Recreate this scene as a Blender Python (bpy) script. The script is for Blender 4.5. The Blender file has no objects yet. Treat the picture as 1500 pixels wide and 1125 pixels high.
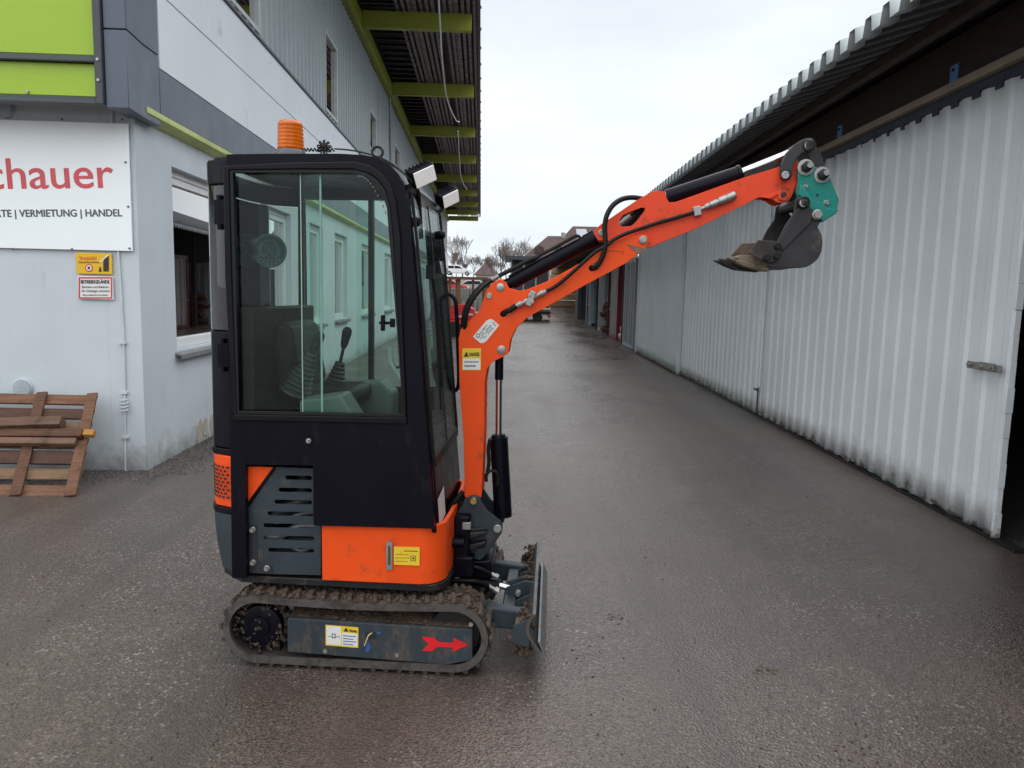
import bpy, bmesh, math, random
from mathutils import Vector, Matrix, geometry
random.seed(7)
S = bpy.context.scene
COL = S.collection
R = math.radians

# ---------------------------------------------------------------- camera, sky, sun, exposure
F, CX, CY, CAMH = 1110.0, 750.0, 562.5, 1.65          # focal length in photo pixels, picture centre, eye height
PITCH, ROLL = R(6.9), R(1.3)
cam_d = bpy.data.cameras.new('camera'); cam = bpy.data.objects.new('camera', cam_d); COL.objects.link(cam)
CROT = Matrix.Rotation(math.pi/2 - PITCH, 3, 'X') @ Matrix.Rotation(ROLL, 3, 'Z')
cam.matrix_world = Matrix.Translation((0, 0, CAMH)) @ CROT.to_4x4()
cam_d.sensor_width = 36; cam_d.lens = 36*F/1500; cam_d.clip_end = 2000; cam_d.clip_start = .05
S.camera = cam
W = bpy.data.worlds.new('World'); S.world = W; W.use_nodes = True
wn, wl = W.node_tree.nodes, W.node_tree.links
wn.clear()
wo = wn.new('ShaderNodeOutputWorld'); bg = wn.new('ShaderNodeBackground')
sky = wn.new('ShaderNodeTexSky'); sky.sky_type = 'NISHITA'; sky.sun_disc = False
sky.sun_elevation = R(84); sky.sun_rotation = R(190); sky.air_density = 1.0; sky.dust_density = 3
hs = wn.new('ShaderNodeHueSaturation'); hs.inputs['Saturation'].default_value = .25; hs.inputs['Value'].default_value = 1.0
tc = wn.new('ShaderNodeTexCoord'); mp = wn.new('ShaderNodeMapping'); mp.inputs['Scale'].default_value = (1, 1, 3)
nz = wn.new('ShaderNodeTexNoise'); nz.inputs['Scale'].default_value = 2.2; nz.inputs['Detail'].default_value = 5; nz.inputs['Roughness'].default_value = .5
cr = wn.new('ShaderNodeValToRGB')
cr.color_ramp.elements[0].position = .3; cr.color_ramp.elements[0].color = (3.2, 3.58, 4.0, 1)
cr.color_ramp.elements[1].position = .72; cr.color_ramp.elements[1].color = (4.7, 4.93, 5.2, 1)
mx = wn.new('ShaderNodeMixRGB'); mx.inputs['Fac'].default_value = .88                # closed cloud cover over the blue sky
wl.new(sky.outputs[0], hs.inputs['Color']); wl.new(tc.outputs['Generated'], mp.inputs[0]); wl.new(mp.outputs[0], nz.inputs['Vector'])
wl.new(nz.outputs['Fac'], cr.inputs[0]); wl.new(hs.outputs[0], mx.inputs[1]); wl.new(cr.outputs[0], mx.inputs[2])
sz = wn.new('ShaderNodeSeparateXYZ'); wl.new(tc.outputs['Generated'], sz.inputs[0])
gr = wn.new('ShaderNodeValToRGB'); gr.color_ramp.elements[0].position = 0; gr.color_ramp.elements[0].color = (1.28, 1.27, 1.24, 1)
gr.color_ramp.elements[1].position = .38; gr.color_ramp.elements[1].color = (1, 1, 1, 1); wl.new(sz.outputs[2], gr.inputs[0])
mg = wn.new('ShaderNodeMixRGB'); mg.blend_type = 'MULTIPLY'; mg.inputs[0].default_value = 1; wl.new(mx.outputs[0], mg.inputs[1]); wl.new(gr.outputs[0], mg.inputs[2])
wl.new(mg.outputs[0], bg.inputs['Color']); wl.new(bg.outputs[0], wo.inputs[0])
bg.inputs['Strength'].default_value = .1
sun_d = bpy.data.lights.new('sun', 'SUN'); sun = bpy.data.objects.new('sun', sun_d); COL.objects.link(sun)
sun_d.energy = 1.5; sun_d.angle = R(140); sun_d.color = (1, .99, .97)
sun.rotation_euler = (R(6), 0, math.pi-R(190))
S.view_settings.view_transform = 'Standard'; S.view_settings.look = 'None'
S.view_settings.exposure = 1.08; S.view_settings.gamma = 1; S.view_settings.use_curve_mapping = False

# ---------------------------------------------------------------- measuring helpers: photo pixel -> point on a real plane
def ray(px, py): return CROT @ Vector(((px-CX)/F, -(py-CY)/F, -1))
EYE = Vector((0, 0, CAMH))
def hit(px, py, n, p):
    d = ray(px, py); n = Vector(n); return EYE + d*(n.dot(Vector(p)-EYE)/n.dot(d))
def ground(px, py, z=0): return hit(px, py, (0, 0, 1), (0, 0, z))
def axes(az):
    u = Vector((math.sin(R(az)), math.cos(R(az)), 0)); return u, Vector((u.y, -u.x, 0))
def side(az, lat, px, py):            # street-parallel plane -> (along, z)
    u, n = axes(az); P = hit(px, py, n, n*lat); return P.dot(u), P.z
def front(az, al, px, py):            # plane across the street -> (lat, z)
    u, n = axes(az); P = hit(px, py, u, u*al); return P.dot(n), P.z
EO = Vector((-.67, 3.575, 0)); YAW = R(-3)
EXA = Vector((math.cos(YAW), math.sin(YAW), 0)); EYA = Vector((-math.sin(YAW), math.cos(YAW), 0))
def E(px, py, c):                     # lengthwise plane of the excavator -> its local (x, z)
    P = hit(px, py, EYA, EO + EYA*c) - EO; return P.dot(EXA), P.z
def Es(pts, c): return [E(x, y, c) for x, y in pts]

# ---------------------------------------------------------------- materials
MATS = {}
def nodes_of(name):
    m = bpy.data.materials.new(name); m.use_nodes = True; MATS[name] = m
    return m, m.node_tree.nodes, m.node_tree.links, m.node_tree.nodes['Principled BSDF']
def coord(N, Lk, world, scale=(1, 1, 1)):
    if world:
        g = N.new('ShaderNodeNewGeometry'); out = g.outputs['Position']
    else:
        g = N.new('ShaderNodeTexCoord'); out = g.outputs['Object']
    mpn = N.new('ShaderNodeMapping'); mpn.inputs['Scale'].default_value = scale
    Lk.new(out, mpn.inputs[0]); return mpn.outputs[0]
def noise(N, Lk, vec, scale, detail=4, rough=.55, dist=0):
    n = N.new('ShaderNodeTexNoise'); n.inputs['Scale'].default_value = scale; n.inputs['Detail'].default_value = detail
    n.inputs['Roughness'].default_value = rough; n.inputs['Distortion'].default_value = dist; Lk.new(vec, n.inputs['Vector']); return n.outputs['Fac']
def ramp(N, Lk, fac, p0, p1, c0=(0, 0, 0), c1=(1, 1, 1)):
    r = N.new('ShaderNodeValToRGB'); e = r.color_ramp.elements
    e[0].position = p0; e[1].position = p1; e[0].color = (*c0, 1); e[1].color = (*c1, 1); Lk.new(fac, r.inputs[0]); return r.outputs[0]
def mixc(N, Lk, fac, a, b, mode='MIX'):
    m = N.new('ShaderNodeMixRGB'); m.blend_type = mode
    for s, v in ((0, fac), (1, a), (2, b)):
        if hasattr(v, 'is_output') or hasattr(v, 'links'): Lk.new(v, m.inputs[s])
        elif s == 0: m.inputs[0].default_value = v
        else: m.inputs[s].default_value = (*v, 1)
    return m.outputs[0]
def M(name, col, rough=.5, metal=0, var=.12, vs=6, bump=0, bs=60, dirt=None, world=False, scale=(1, 1, 1), spec=.5, coat=0, rvar=.1, emit=0):
    """plain painted / moulded surface: colour drifting a little, gloss drifting a little, optional dirt (colour, amount, scale)"""
    if name in MATS: return MATS[name]
    m, N, Lk, b = nodes_of(name)
    v = coord(N, Lk, world, scale)
    n1 = noise(N, Lk, v, vs)
    lo = tuple(c*(1-var) for c in col); hi = tuple(min(1, c*(1+var)) for c in col)
    c = ramp(N, Lk, n1, .3, .7, lo, hi)
    if dirt:
        dc, amt, ds = dirt
        f = ramp(N, Lk, noise(N, Lk, v, ds, 8, .7), .62-amt*.4, .75-amt*.3)
        c = mixc(N, Lk, f, c, dc)
    Lk.new(c, b.inputs['Base Color'])
    r = N.new('ShaderNodeMapRange'); r.inputs['To Min'].default_value = max(.02, rough-rvar); r.inputs['To Max'].default_value = min(1, rough+rvar)
    Lk.new(noise(N, Lk, v, vs*3.1), r.inputs['Value']); Lk.new(r.outputs[0], b.inputs['Roughness'])
    b.inputs['Metallic'].default_value = metal; b.inputs['Specular IOR Level'].default_value = spec
    if coat: b.inputs['Coat Weight'].default_value = coat; b.inputs['Coat Roughness'].default_value = .12
    if emit: b.inputs['Emission Color'].default_value = (1, 1, .97, 1); b.inputs['Emission Strength'].default_value = emit
    if bump:
        bn = N.new('ShaderNodeBump'); bn.inputs['Strength'].default_value = bump; bn.inputs['Distance'].default_value = .01
        Lk.new(noise(N, Lk, v, bs, 6, .6), bn.inputs['Height']); Lk.new(bn.outputs[0], b.inputs['Normal'])
    return m
def glass(name, tint, refl=1.0, drops=True, haze=.03):
    m, N, Lk, b = nodes_of(name); N.remove(b); out = N['Material Output']
    t = N.new('ShaderNodeBsdfTransparent'); t.inputs[0].default_value = (*tint, 1)
    g = N.new('ShaderNodeBsdfGlossy'); g.inputs['Roughness'].default_value = .01
    d = N.new('ShaderNodeBsdfDiffuse'); d.inputs[0].default_value = (.5, .52, .5, 1)
    fr = N.new('ShaderNodeFresnel'); fr.inputs[0].default_value = 1.5
    mu = N.new('ShaderNodeMath'); mu.operation = 'MULTIPLY'; mu.inputs[1].default_value = refl; mu.use_clamp = True; Lk.new(fr.outputs[0], mu.inputs[0])
    v = coord(N, Lk, False)
    s0 = N.new('ShaderNodeMixShader'); s = N.new('ShaderNodeMixShader')
    dm = N.new('ShaderNodeMath'); dm.operation = 'MULTIPLY'; dm.inputs[1].default_value = haze
    Lk.new(ramp(N, Lk, noise(N, Lk, v, 5, 5), .35, .75), dm.inputs[0])
    Lk.new(dm.outputs[0], s0.inputs[0]); Lk.new(t.outputs[0], s0.inputs[1]); Lk.new(d.outputs[0], s0.inputs[2])
    Lk.new(mu.outputs[0], s.inputs[0]); Lk.new(s0.outputs[0], s.inputs[1]); Lk.new(g.outputs[0], s.inputs[2])
    Lk.new(s.outputs[0], out.inputs[0])
    if drops:
        vo = N.new('ShaderNodeTexVoronoi'); vo.inputs['Scale'].default_value = 70; Lk.new(v, vo.inputs['Vector'])
        bn = N.new('ShaderNodeBump'); bn.inputs['Strength'].default_value = .12; bn.inputs['Distance'].default_value = .002
        Lk.new(ramp(N, Lk, vo.outputs['Distance'], .05, .32, (1, 1, 1), (0, 0, 0)), bn.inputs['Height'])
        Lk.new(bn.outputs[0], g.inputs['Normal']); Lk.new(bn.outputs[0], fr.inputs['Normal'])
    return m
def wood(name, cols, grain=(1.5, 30, 30), rough=.75):
    m, N, Lk, b = nodes_of(name); v = coord(N, Lk, False, grain)
    oi = N.new('ShaderNodeObjectInfo')
    ad = N.new('ShaderNodeVectorMath'); ad.operation = 'ADD'; sc = N.new('ShaderNodeVectorMath'); sc.operation = 'SCALE'; sc.inputs['Scale'].default_value = 40
    cb = N.new('ShaderNodeCombineXYZ')
    for i in range(3): Lk.new(oi.outputs['Random'], cb.inputs[i])
    Lk.new(cb.outputs[0], sc.inputs[0]); Lk.new(v, ad.inputs[0]); Lk.new(sc.outputs[0], ad.inputs[1])
    n = noise(N, Lk, ad.outputs[0], 2.0, 8, .7, .6)
    c = ramp(N, Lk, n, .25, .78, cols[0], cols[1])
    tint = ramp(N, Lk, oi.outputs['Random'], 0, 1, (.55, .5, .5), (1.0, 1.0, 1.0))
    c = mixc(N, Lk, 1.0, c, tint, 'MULTIPLY')
    v2 = coord(N, Lk, False)
    c = mixc(N, Lk, ramp(N, Lk, noise(N, Lk, v2, 7, 8, .7), .52, .75), c, tuple(x*.4 for x in cols[0]))
    Lk.new(c, b.inputs['Base Color']); b.inputs['Roughness'].default_value = rough
    bn = N.new('ShaderNodeBump'); bn.inputs['Strength'].default_value = .4; bn.inputs['Distance'].default_value = .004
    Lk.new(n, bn.inputs['Height']); Lk.new(bn.outputs[0], b.inputs['Normal']); return m
def asphalt():
    m, N, Lk, b = nodes_of('wet_asphalt'); v = coord(N, Lk, True)
    big = noise(N, Lk, v, .35, 5, .6); mid = noise(N, Lk, v, 2.2, 6, .65); fine = noise(N, Lk, v, 85, 3, .7)
    vo = N.new('ShaderNodeTexVoronoi'); vo.inputs['Scale'].default_value = 95; Lk.new(v, vo.inputs['Vector'])
    sep = N.new('ShaderNodeSeparateColor'); Lk.new(vo.outputs['Color'], sep.inputs[0])
    c = ramp(N, Lk, big, .36, .66, (.086, .064, .055), (.140, .111, .097))
    c = mixc(N, Lk, ramp(N, Lk, mid, .35, .7), c, mixc(N, Lk, .5, c, (.062, .052, .046)))
    c = mixc(N, Lk, .9, c, ramp(N, Lk, fine, .34, .68, (.35, .35, .35), (1.75, 1.73, 1.7)), 'MULTIPLY')
    c = mixc(N, Lk, .7, c, ramp(N, Lk, noise(N, Lk, v, 30, 3, .7), .34, .66, (.68, .67, .66), (1.28, 1.27, 1.26)), 'MULTIPLY')
    chip = ramp(N, Lk, sep.outputs[0], .89, .97)                                   # pale aggregate chips
    patch = ramp(N, Lk, noise(N, Lk, v, .8, 4, .6), .42, .7)
    c = mixc(N, Lk, mixc(N, Lk, 1, chip, patch, 'MULTIPLY'), c, (.36, .335, .315))
    dk = ramp(N, Lk, sep.outputs[1], .88, .96)
    c = mixc(N, Lk, dk, c, (.045, .04, .037))
    # long tyre streaks down the lane and transverse seams far away
    vs = coord(N, Lk, True, (1.6, .05, 1)); st = ramp(N, Lk, noise(N, Lk, vs, 1.3, 4, .6), .48, .68)
    c = mixc(N, Lk, mixc(N, Lk, .7, (0, 0, 0), st), c, (.060, .047, .041))
    vt = coord(N, Lk, True, (.06, .5, 1)); se = ramp(N, Lk, noise(N, Lk, vt, 1.0, 3, .5, .4), .62, .68)
    c = mixc(N, Lk, mixc(N, Lk, .5, (0, 0, 0), se), c, (.06, .053, .05))
    Lk.new(c, b.inputs['Base Color'])
    wet = noise(N, Lk, coord(N, Lk, True, (1, .45, 1)), .55, 6, .62)
    r = ramp(N, Lk, wet, .34, .66, (.17, .17, .17), (.48, .48, .48)); Lk.new(r, b.inputs['Roughness'])
    b.inputs['Specular IOR Level'].default_value = 1.0; b.inputs['Specular Tint'].default_value = (1, .93, .89, 1)
    mul = N.new('ShaderNodeMath'); mul.operation = 'ADD'; Lk.new(fine, mul.inputs[0]); Lk.new(vo.outputs['Distance'], mul.inputs[1])
    bn = N.new('ShaderNodeBump'); bn.inputs['Strength'].default_value = .42; bn.inputs['Distance'].default_value = .007
    Lk.new(mul.outputs[0], bn.inputs['Height']); Lk.new(bn.outputs[0], b.inputs['Normal']); return m
def plaster(name, col):
    m, N, Lk, b = nodes_of(name); v = coord(N, Lk, True)
    c = ramp(N, Lk, noise(N, Lk, v, 1.2, 5), .3, .7, tuple(x*.93 for x in col), tuple(x*1.05 for x in col))
    vs = coord(N, Lk, True, (2.5, 2.5, .5))
    c = mixc(N, Lk, mixc(N, Lk, .55, (0, 0, 0), ramp(N, Lk, noise(N, Lk, vs, 3.0, 8, .7), .60, .78)), c, tuple(x*.62 for x in col))
    # splashed soil low on the wall
    g = N.new('ShaderNodeNewGeometry'); sp = N.new('ShaderNodeSeparateXYZ'); Lk.new(g.outputs['Position'], sp.inputs[0])
    ad = N.new('ShaderNodeMath'); ad.operation = 'MULTIPLY_ADD'; ad.inputs[1].default_value = -.7; ad.inputs[2].default_value = .72
    Lk.new(noise(N, Lk, v, 5, 6, .7), ad.inputs[0]); ad2 = N.new('ShaderNodeMath'); ad2.operation = 'ADD'
    Lk.new(ad.outputs[0], ad2.inputs[0]); Lk.new(sp.outputs[2], ad2.inputs[1])
    c = mixc(N, Lk, ramp(N, Lk, ad2.outputs[0], .33, .62, (.75, .75, .75), (0, 0, 0)), c, (.17, .155, .14))
    Lk.new(c, b.inputs['Base Color']); b.inputs['Roughness'].default_value = .82; b.inputs['Specular IOR Level'].default_value = .3
    bn = N.new('ShaderNodeBump'); bn.inputs['Strength'].default_value = .25; bn.inputs['Distance'].default_value = .004
    Lk.new(noise(N, Lk, v, 70, 5), bn.inputs['Height']); Lk.new(bn.outputs[0], b.inputs['Normal']); return m
def sheet_metal(name, col):
    """painted steel sheet: scuffs, drips, chips, rust towards the foot"""
    m, N, Lk, b = nodes_of(name); v = coord(N, Lk, True)
    c = ramp(N, Lk, noise(N, Lk, v, .9, 5), .3, .7, tuple(x*.9 for x in col), tuple(x*1.04 for x in col))
    vs = coord(N, Lk, True, (1, 7, .7))
    c = mixc(N, Lk, mixc(N, Lk, .3, (0, 0, 0), ramp(N, Lk, noise(N, Lk, vs, 2.0, 7, .7), .55, .8)), c, tuple(x*.6 for x in col))
    chips = ramp(N, Lk, noise(N, Lk, v, 26, 6, .65), .70, .72)
    c = mixc(N, Lk, chips, c, (.10, .085, .075))
    g = N.new('ShaderNodeNewGeometry'); sp = N.new('ShaderNodeSeparateXYZ'); Lk.new(g.outputs['Position'], sp.inputs[0])
    ad0 = N.new('ShaderNodeMath'); ad0.operation = 'MULTIPLY_ADD'; ad0.inputs[1].default_value = -.6; ad0.inputs[2].default_value = .6; Lk.new(noise(N, Lk, v, 9, 7, .7), ad0.inputs[0]); ad = N.new('ShaderNodeMath'); ad.operation = 'ADD'; Lk.new(ad0.outputs[0], ad.inputs[0]); Lk.new(sp.outputs[2], ad.inputs[1])
    rust = ramp(N, Lk, ad.outputs[0], .325, .375, (.9, .9, .9), (0, 0, 0))
    c = mixc(N, Lk, rust, c, (.13, .085, .06))
    moss = ramp(N, Lk, ad.outputs[0], .33, .62, (.4, .4, .4), (0, 0, 0)); c = mixc(N, Lk, moss, c, (.25, .25, .2))
    Lk.new(c, b.inputs['Base Color']); b.inputs['Roughness'].default_value = .42
    bn = N.new('ShaderNodeBump'); bn.inputs['Strength'].default_value = .3; bn.inputs['Distance'].default_value = .03
    Lk.new(noise(N, Lk, v, 2.4, 4), bn.inputs['Height']); Lk.new(bn.outputs[0], b.inputs['Normal']); return m

ORANGE = (.88, .088, .012); REDOR = (.80, .075, .028)
m_asph = asphalt(); m_plaster = plaster('grey_render', (.55, .605, .64)); m_door = sheet_metal('white_sheet_metal', (.74, .78, .81))
m_door2 = sheet_metal('pale_sheet_metal', (.62, .68, .69))
m_orange = M('orange_paint', ORANGE, .36, 0, .06, 4, dirt=((.33, .075, .03), .12, 10), spec=.22)
m_red = M('red_orange_paint', REDOR, .38, 0, .06, 4, dirt=((.22, .06, .035), .16, 9), spec=.2)
m_black = M('black_powder_coat', (.0042, .0038, .0085), .33, 0, .3, 5, .03, 300, dirt=((.016, .014, .015), .12, 9), spec=.13, rvar=.14, scale=(1, 1, .35))
m_blackm = M('black_rubber', (.010, .010, .010), .5, 0, .2, 8, spec=.25)
m_grey = M('slate_grey_paint', (.036, .049, .059), .42, 0, .14, 5, dirt=((.10, .08, .065), .13, 7), spec=.25)
m_frame_mud = M('splashed_frame_paint', (.036, .049, .059), .45, 0, .16, 5, dirt=((.11, .085, .065), .30, 14), spec=.25, scale=(1, 1, .45))
m_dark = M('dark_steel', (.016, .0165, .018), .45, .1, .25, 9, .05, 120, dirt=((.07, .053, .04), .15, 12), spec=.3)
m_bucket = M('worn_bucket_steel', (.034, .033, .036), .5, .15, .25, 9, .12, 90, dirt=((.12, .10, .08), .16, 10))
m_rusty = M('earthy_worn_steel', (.16, .12, .085), .6, .35, .4, 14, .2, 60, dirt=((.05, .04, .03), .3, 12))
m_teal = M('teal_paint', (.02, .235, .20), .38, 0, .08, 6, dirt=((.05, .08, .07), .06, 14), spec=.25)
m_chrome = M('chrome', (.55, .55, .56), .14, 1, .04, 9, rvar=.05)
m_zinc = M('zinc_plated_steel', (.36, .36, .35), .38, .7, .15, 20)
m_track = M('muddy_track_rubber', (.036, .030, .026), .7, 0, .4, 12, .5, 60, dirt=((.10, .067, .045), .40, 11))
m_belt = M('worn_track_edge', (.095, .086, .078), .62, 0, .3, 14, .3, 80, dirt=((.04, .032, .026), .5, 14))
m_mud = M('damp_mud', (.060, .037, .023), .85, 0, .5, 18, .8, 70, dirt=((.13, .09, .055), .25, 25))
m_blade = M('scraped_blade_steel', (.10, .105, .11), .42, .5, .3, 8, .1, 80, dirt=((.16, .115, .08), .3, 6))
m_lens = M('amber_lens', (.95, .22, .004), .2, 0, .06, 20, coat=.4); m_lens.node_tree.nodes['Principled BSDF'].inputs['Transmission Weight'].default_value = .45; m_linkm = M('link_steel', (.040, .042, .047), .42, .1, .2, 9, .05, 120, dirt=((.07, .055, .045), .08, 12), spec=.3)
m_lampglass = M('white_lamp_lens', (.78, .78, .76), .18, 0, .05, 40, emit=.1)
m_decal = M('white_sticker', (.75, .75, .73), .4, 0, .04, 20)
m_yellow = M('yellow_sticker', (.80, .56, .03), .4, 0, .04, 20)
m_print = M('black_print', (.02, .02, .02), .5)
m_redprint = M('red_print', (.62, .025, .03), .45)
m_bluepr = M('blue_print', (.03, .11, .35), .45)
m_glass = glass('tinted_cab_glass', (.885, .965, .932), .42, True, .010)
m_rearglass = glass('rear_cab_glass', (.925, .972, .952), 1.6, False, .04)
m_pane = glass('window_glass', (.72, .76, .76), 4.0, False, .02)
m_lime = M('lime_paint', (.32, .36, .04), .5, 0, .08, 2, dirt=((.2, .24, .04), .06, 3))
m_limepanel = M('lime_panel', (.33, .50, .025), .38, 0, .03, .8)
m_anth = M('anthracite_panel', (.092, .113, .150), .42, 0, .05, 1.5)
m_anthd = M('anthracite_trim', (.05, .058, .07), .45, 0, .08, 2)
m_clad = M('pale_grey_panel', (.72, .77, .82), .45, 0, .04, .6, world=True, dirt=((.42, .44, .46), .05, 1.2))
m_rib = M('blue_grey_ribbed_sheet', (.34, .39, .41), .42, 0, .06, .5, world=True)
m_canopy = M('dark_timber', (.27, .22, .215), .75, 0, .4, 6, .1, 30)
m_canopyd = M('dark_soffit', (.09, .085, .085), .85, 0, .3, 2)
m_frame = M('white_window_frame', (.72, .73, .72), .4, 0, .03, 3)
m_sill = M('grey_sill', (.24, .25, .26), .45, .3, .1, 4)
m_sign = M('white_sign_board', (.89, .94, .95), .35, 0, .02, 1)
m_signtxt = M('faded_red_print', (.62, .085, .10), .45)
m_greytxt = M('dark_grey_print', (.085, .095, .11), .45)
m_signyel = M('ochre_sign', (.78, .46, .02), .4, 0, .03, 4)
m_inside = M('dim_room', (.5, .48, .44), .9, 0, .2, 1)
m_pallet = wood('pallet_wood', ((.09, .036, .02), (.26, .125, .065)))
m_palletd = wood('dark_pallet_wood', ((.05, .024, .016), (.16, .075, .042)))
m_palletl = wood('pale_pallet_wood', ((.15, .085, .045), (.36, .23, .125)))
m_timber = wood('weathered_timber', ((.09, .05, .035), (.26, .15, .09)))
m_beam = M('dark_brown_beam', (.05, .03, .024), .8, 0, .3, 5, .1, 30, scale=(6, 1, 6))
m_roof_shaded = M('shaded_roof_underside', (.030, .033, .037), .5, 0, .12, 2, world=True)  # darker copy of the roof sheet, the shade beneath painted in
m_roof_lit = M('lit_roof_edge', (.42, .47, .49), .4, 0, .12, 2, world=True)  # paler copy of the roof sheet, sky light on its edge painted in
m_shedin = M('dark_shed_interior', (.03, .028, .027), .9, 0, .3, 2)  # near-black tone for the shed's inner walls and floor
m_rail = M('sliding_rail', (.25, .21, .15), .6, .1, .2, 3)
m_strap = M('blue_strap', (.17, .36, .66), .5, .2, .15, 5)
m_bark = M('grey_bark', (.13, .11, .095), .9, 0, .3, 1)
m_twig = M('bare_twigs', (.15, .125, .11), .9, 0, .3, 1)

# ---------------------------------------------------------------- mesh building
class MB:
    def __init__(s): s.v = []; s.f = []
    def add(s, vs, fs):
        o = len(s.v); s.v += [tuple(v) for v in vs]; s.f += [tuple(i+o for i in f) for f in fs]; return s
    def box(s, a, b):
        x0, y0, z0 = a; x1, y1, z1 = b
        return s.add([(x0,y0,z0),(x1,y0,z0),(x1,y1,z0),(x0,y1,z0),(x0,y0,z1),(x1,y0,z1),(x1,y1,z1),(x0,y1,z1)],
                     [(0,3,2,1),(4,5,6,7),(0,1,5,4),(1,2,6,5),(2,3,7,6),(3,0,4,7)])
    def obox(s, c, size, mat=None):
        b = MB().box([-x/2 for x in size], [x/2 for x in size]); m = Matrix.Translation(c) @ (mat.to_4x4() if mat else Matrix())
        return s.add([m @ Vector(v) for v in b.v], b.f)
    def prism(s, out, a0, a1, holes=(), mp=lambda u, v, a: (u, a, v)):
        loops = [list(out)] + [list(h) for h in holes]; flat = [p for l in loops for p in l]; n = len(flat)
        vs = [mp(u, v, a0) for u, v in flat] + [mp(u, v, a1) for u, v in flat]; fs = []
        if holes:
            for t in geometry.tessellate_polygon([[Vector((u, v, 0)) for u, v in l] for l in loops]):
                fs.append(tuple(t)); fs.append(tuple(i+n for i in reversed(t)))
        else:
            fs.append(tuple(range(n))); fs.append(tuple(range(2*n-1, n-1, -1)))
        o = 0
        for l in loops:
            k = len(l)
            for i in range(k): j = (i+1) % k; fs.append((o+i, o+j, o+j+n, o+i+n))
            o += k
        return s.add(vs, fs)
    def cyl(s, p0, p1, r0, r1=None, seg=16, cap=True):
        p0, p1 = Vector(p0), Vector(p1); r1 = r0 if r1 is None else r1
        d = (p1-p0).normalized(); a = d.orthogonal().normalized(); b = d.cross(a)
        vs = []
        for p, r in ((p0, r0), (p1, r1)):
            for i in range(seg):
                t = 2*math.pi*i/seg; vs.append(p + a*(r*math.cos(t)) + b*(r*math.sin(t)))
        fs = [(i, (i+1) % seg, (i+1) % seg+seg, i+seg) for i in range(seg)]
        if cap: fs += [tuple(range(seg-1, -1, -1)), tuple(range(seg, 2*seg))]
        return s.add(vs, fs)
    def tube(s, pts, r, seg=8, smooth=4, closed=False):
        P = [Vector(p) for p in pts]
        if smooth > 1 and len(P) > 2:
            Q = []; n = len(P); rng = range(n) if closed else range(n-1)
            for i in rng:
                if closed: a, b, c, d = P[(i-1) % n], P[i], P[(i+1) % n], P[(i+2) % n]
                else: a, b, c, d = P[max(i-1, 0)], P[i], P[i+1], P[min(i+2, n-1)]
                for k in range(smooth):
                    t = k/smooth
                    Q.append(.5*((2*b)+(c-a)*t+(2*a-5*b+4*c-d)*t*t+(3*b-a-3*c+d)*t**3))
            if not closed: Q.append(P[-1])
            P = Q
        n = len(P); vs = []; up = None
        for i in range(n):
            d = ((P[(i+1) % n]-P[i-1]) if closed else (P[min(i+1, n-1)]-P[max(i-1, 0)])).normalized()
            if up is None: up = d.orthogonal().normalized()
            up = (up - d*up.dot(d)).normalized(); b = d.cross(up)
            for k in range(seg):
                t = 2*math.pi*k/seg; vs.append(P[i]+up*(r*math.cos(t))+b*(r*math.sin(t)))
        fs = [(i*seg+k, i*seg+(k+1) % seg, ((i+1) % n)*seg+(k+1) % seg, ((i+1) % n)*seg+k) for i in range(n if closed else n-1) for k in range(seg)]
        if not closed: fs += [tuple(range(seg-1, -1, -1)), tuple((n-1)*seg+k for k in range(seg))]
        return s.add(vs, fs)
    def lathe(s, base, axis, prof, seg=24):         # prof: (distance along axis, radius)
        base = Vector(base); d = Vector(axis).normalized(); a = d.orthogonal().normalized(); b = d.cross(a); vs = []; n = len(prof)
        for h, r in prof:
            for i in range(seg):
                t = 2*math.pi*i/seg; vs.append(base+d*h+a*(max(r, 1e-4)*math.cos(t))+b*(max(r, 1e-4)*math.sin(t)))
        fs = [(j*seg+i, j*seg+(i+1) % seg, (j+1)*seg+(i+1) % seg, (j+1)*seg+i) for j in range(n-1) for i in range(seg)]
        fs += [tuple(range(seg-1, -1, -1)), tuple((n-1)*seg+i for i in range(seg))]
        return s.add(vs, fs)
    def blob(s, c, r, sq=(1, 1, 1), jag=.25, sub=1):
        bm = bmesh.new(); bmesh.ops.create_icosphere(bm, subdivisions=sub, radius=1)
        bm.verts.ensure_lookup_table(); ix = {v: i for i, v in enumerate(bm.verts)}
        vs = [Vector(c)+Vector((v.co.x*sq[0], v.co.y*sq[1], v.co.z*sq[2]))*(r*(1+random.uniform(-jag, jag))) for v in bm.verts]
        fs = [tuple(ix[v] for v in f.verts) for f in bm.faces]; bm.free(); return s.add(vs, fs)
def lnk(name, data, parent=None):
    o = bpy.data.objects.new(name, data); COL.objects.link(o)
    if parent: o.parent = parent
    return o
def obj(name, mb, mat, parent=None, bev=0, smooth=True, ang=38, seg=2, fixn=True):
    me = bpy.data.meshes.new(name); me.from_pydata(mb.v, [], mb.f)
    if fixn:
        bm = bmesh.new(); bm.from_mesh(me); bmesh.ops.recalc_face_normals(bm, faces=bm.faces); bm.to_mesh(me); bm.free()
    me.materials.append(mat)
    if smooth: me.shade_smooth(); me.set_sharp_from_angle(angle=R(ang))
    o = lnk(name, me, parent)
    if bev:
        b = o.modifiers.new('bevel', 'BEVEL'); b.width = bev; b.segments = seg; b.limit_method = 'ANGLE'; b.angle_limit = R(40)
    return o
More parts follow.
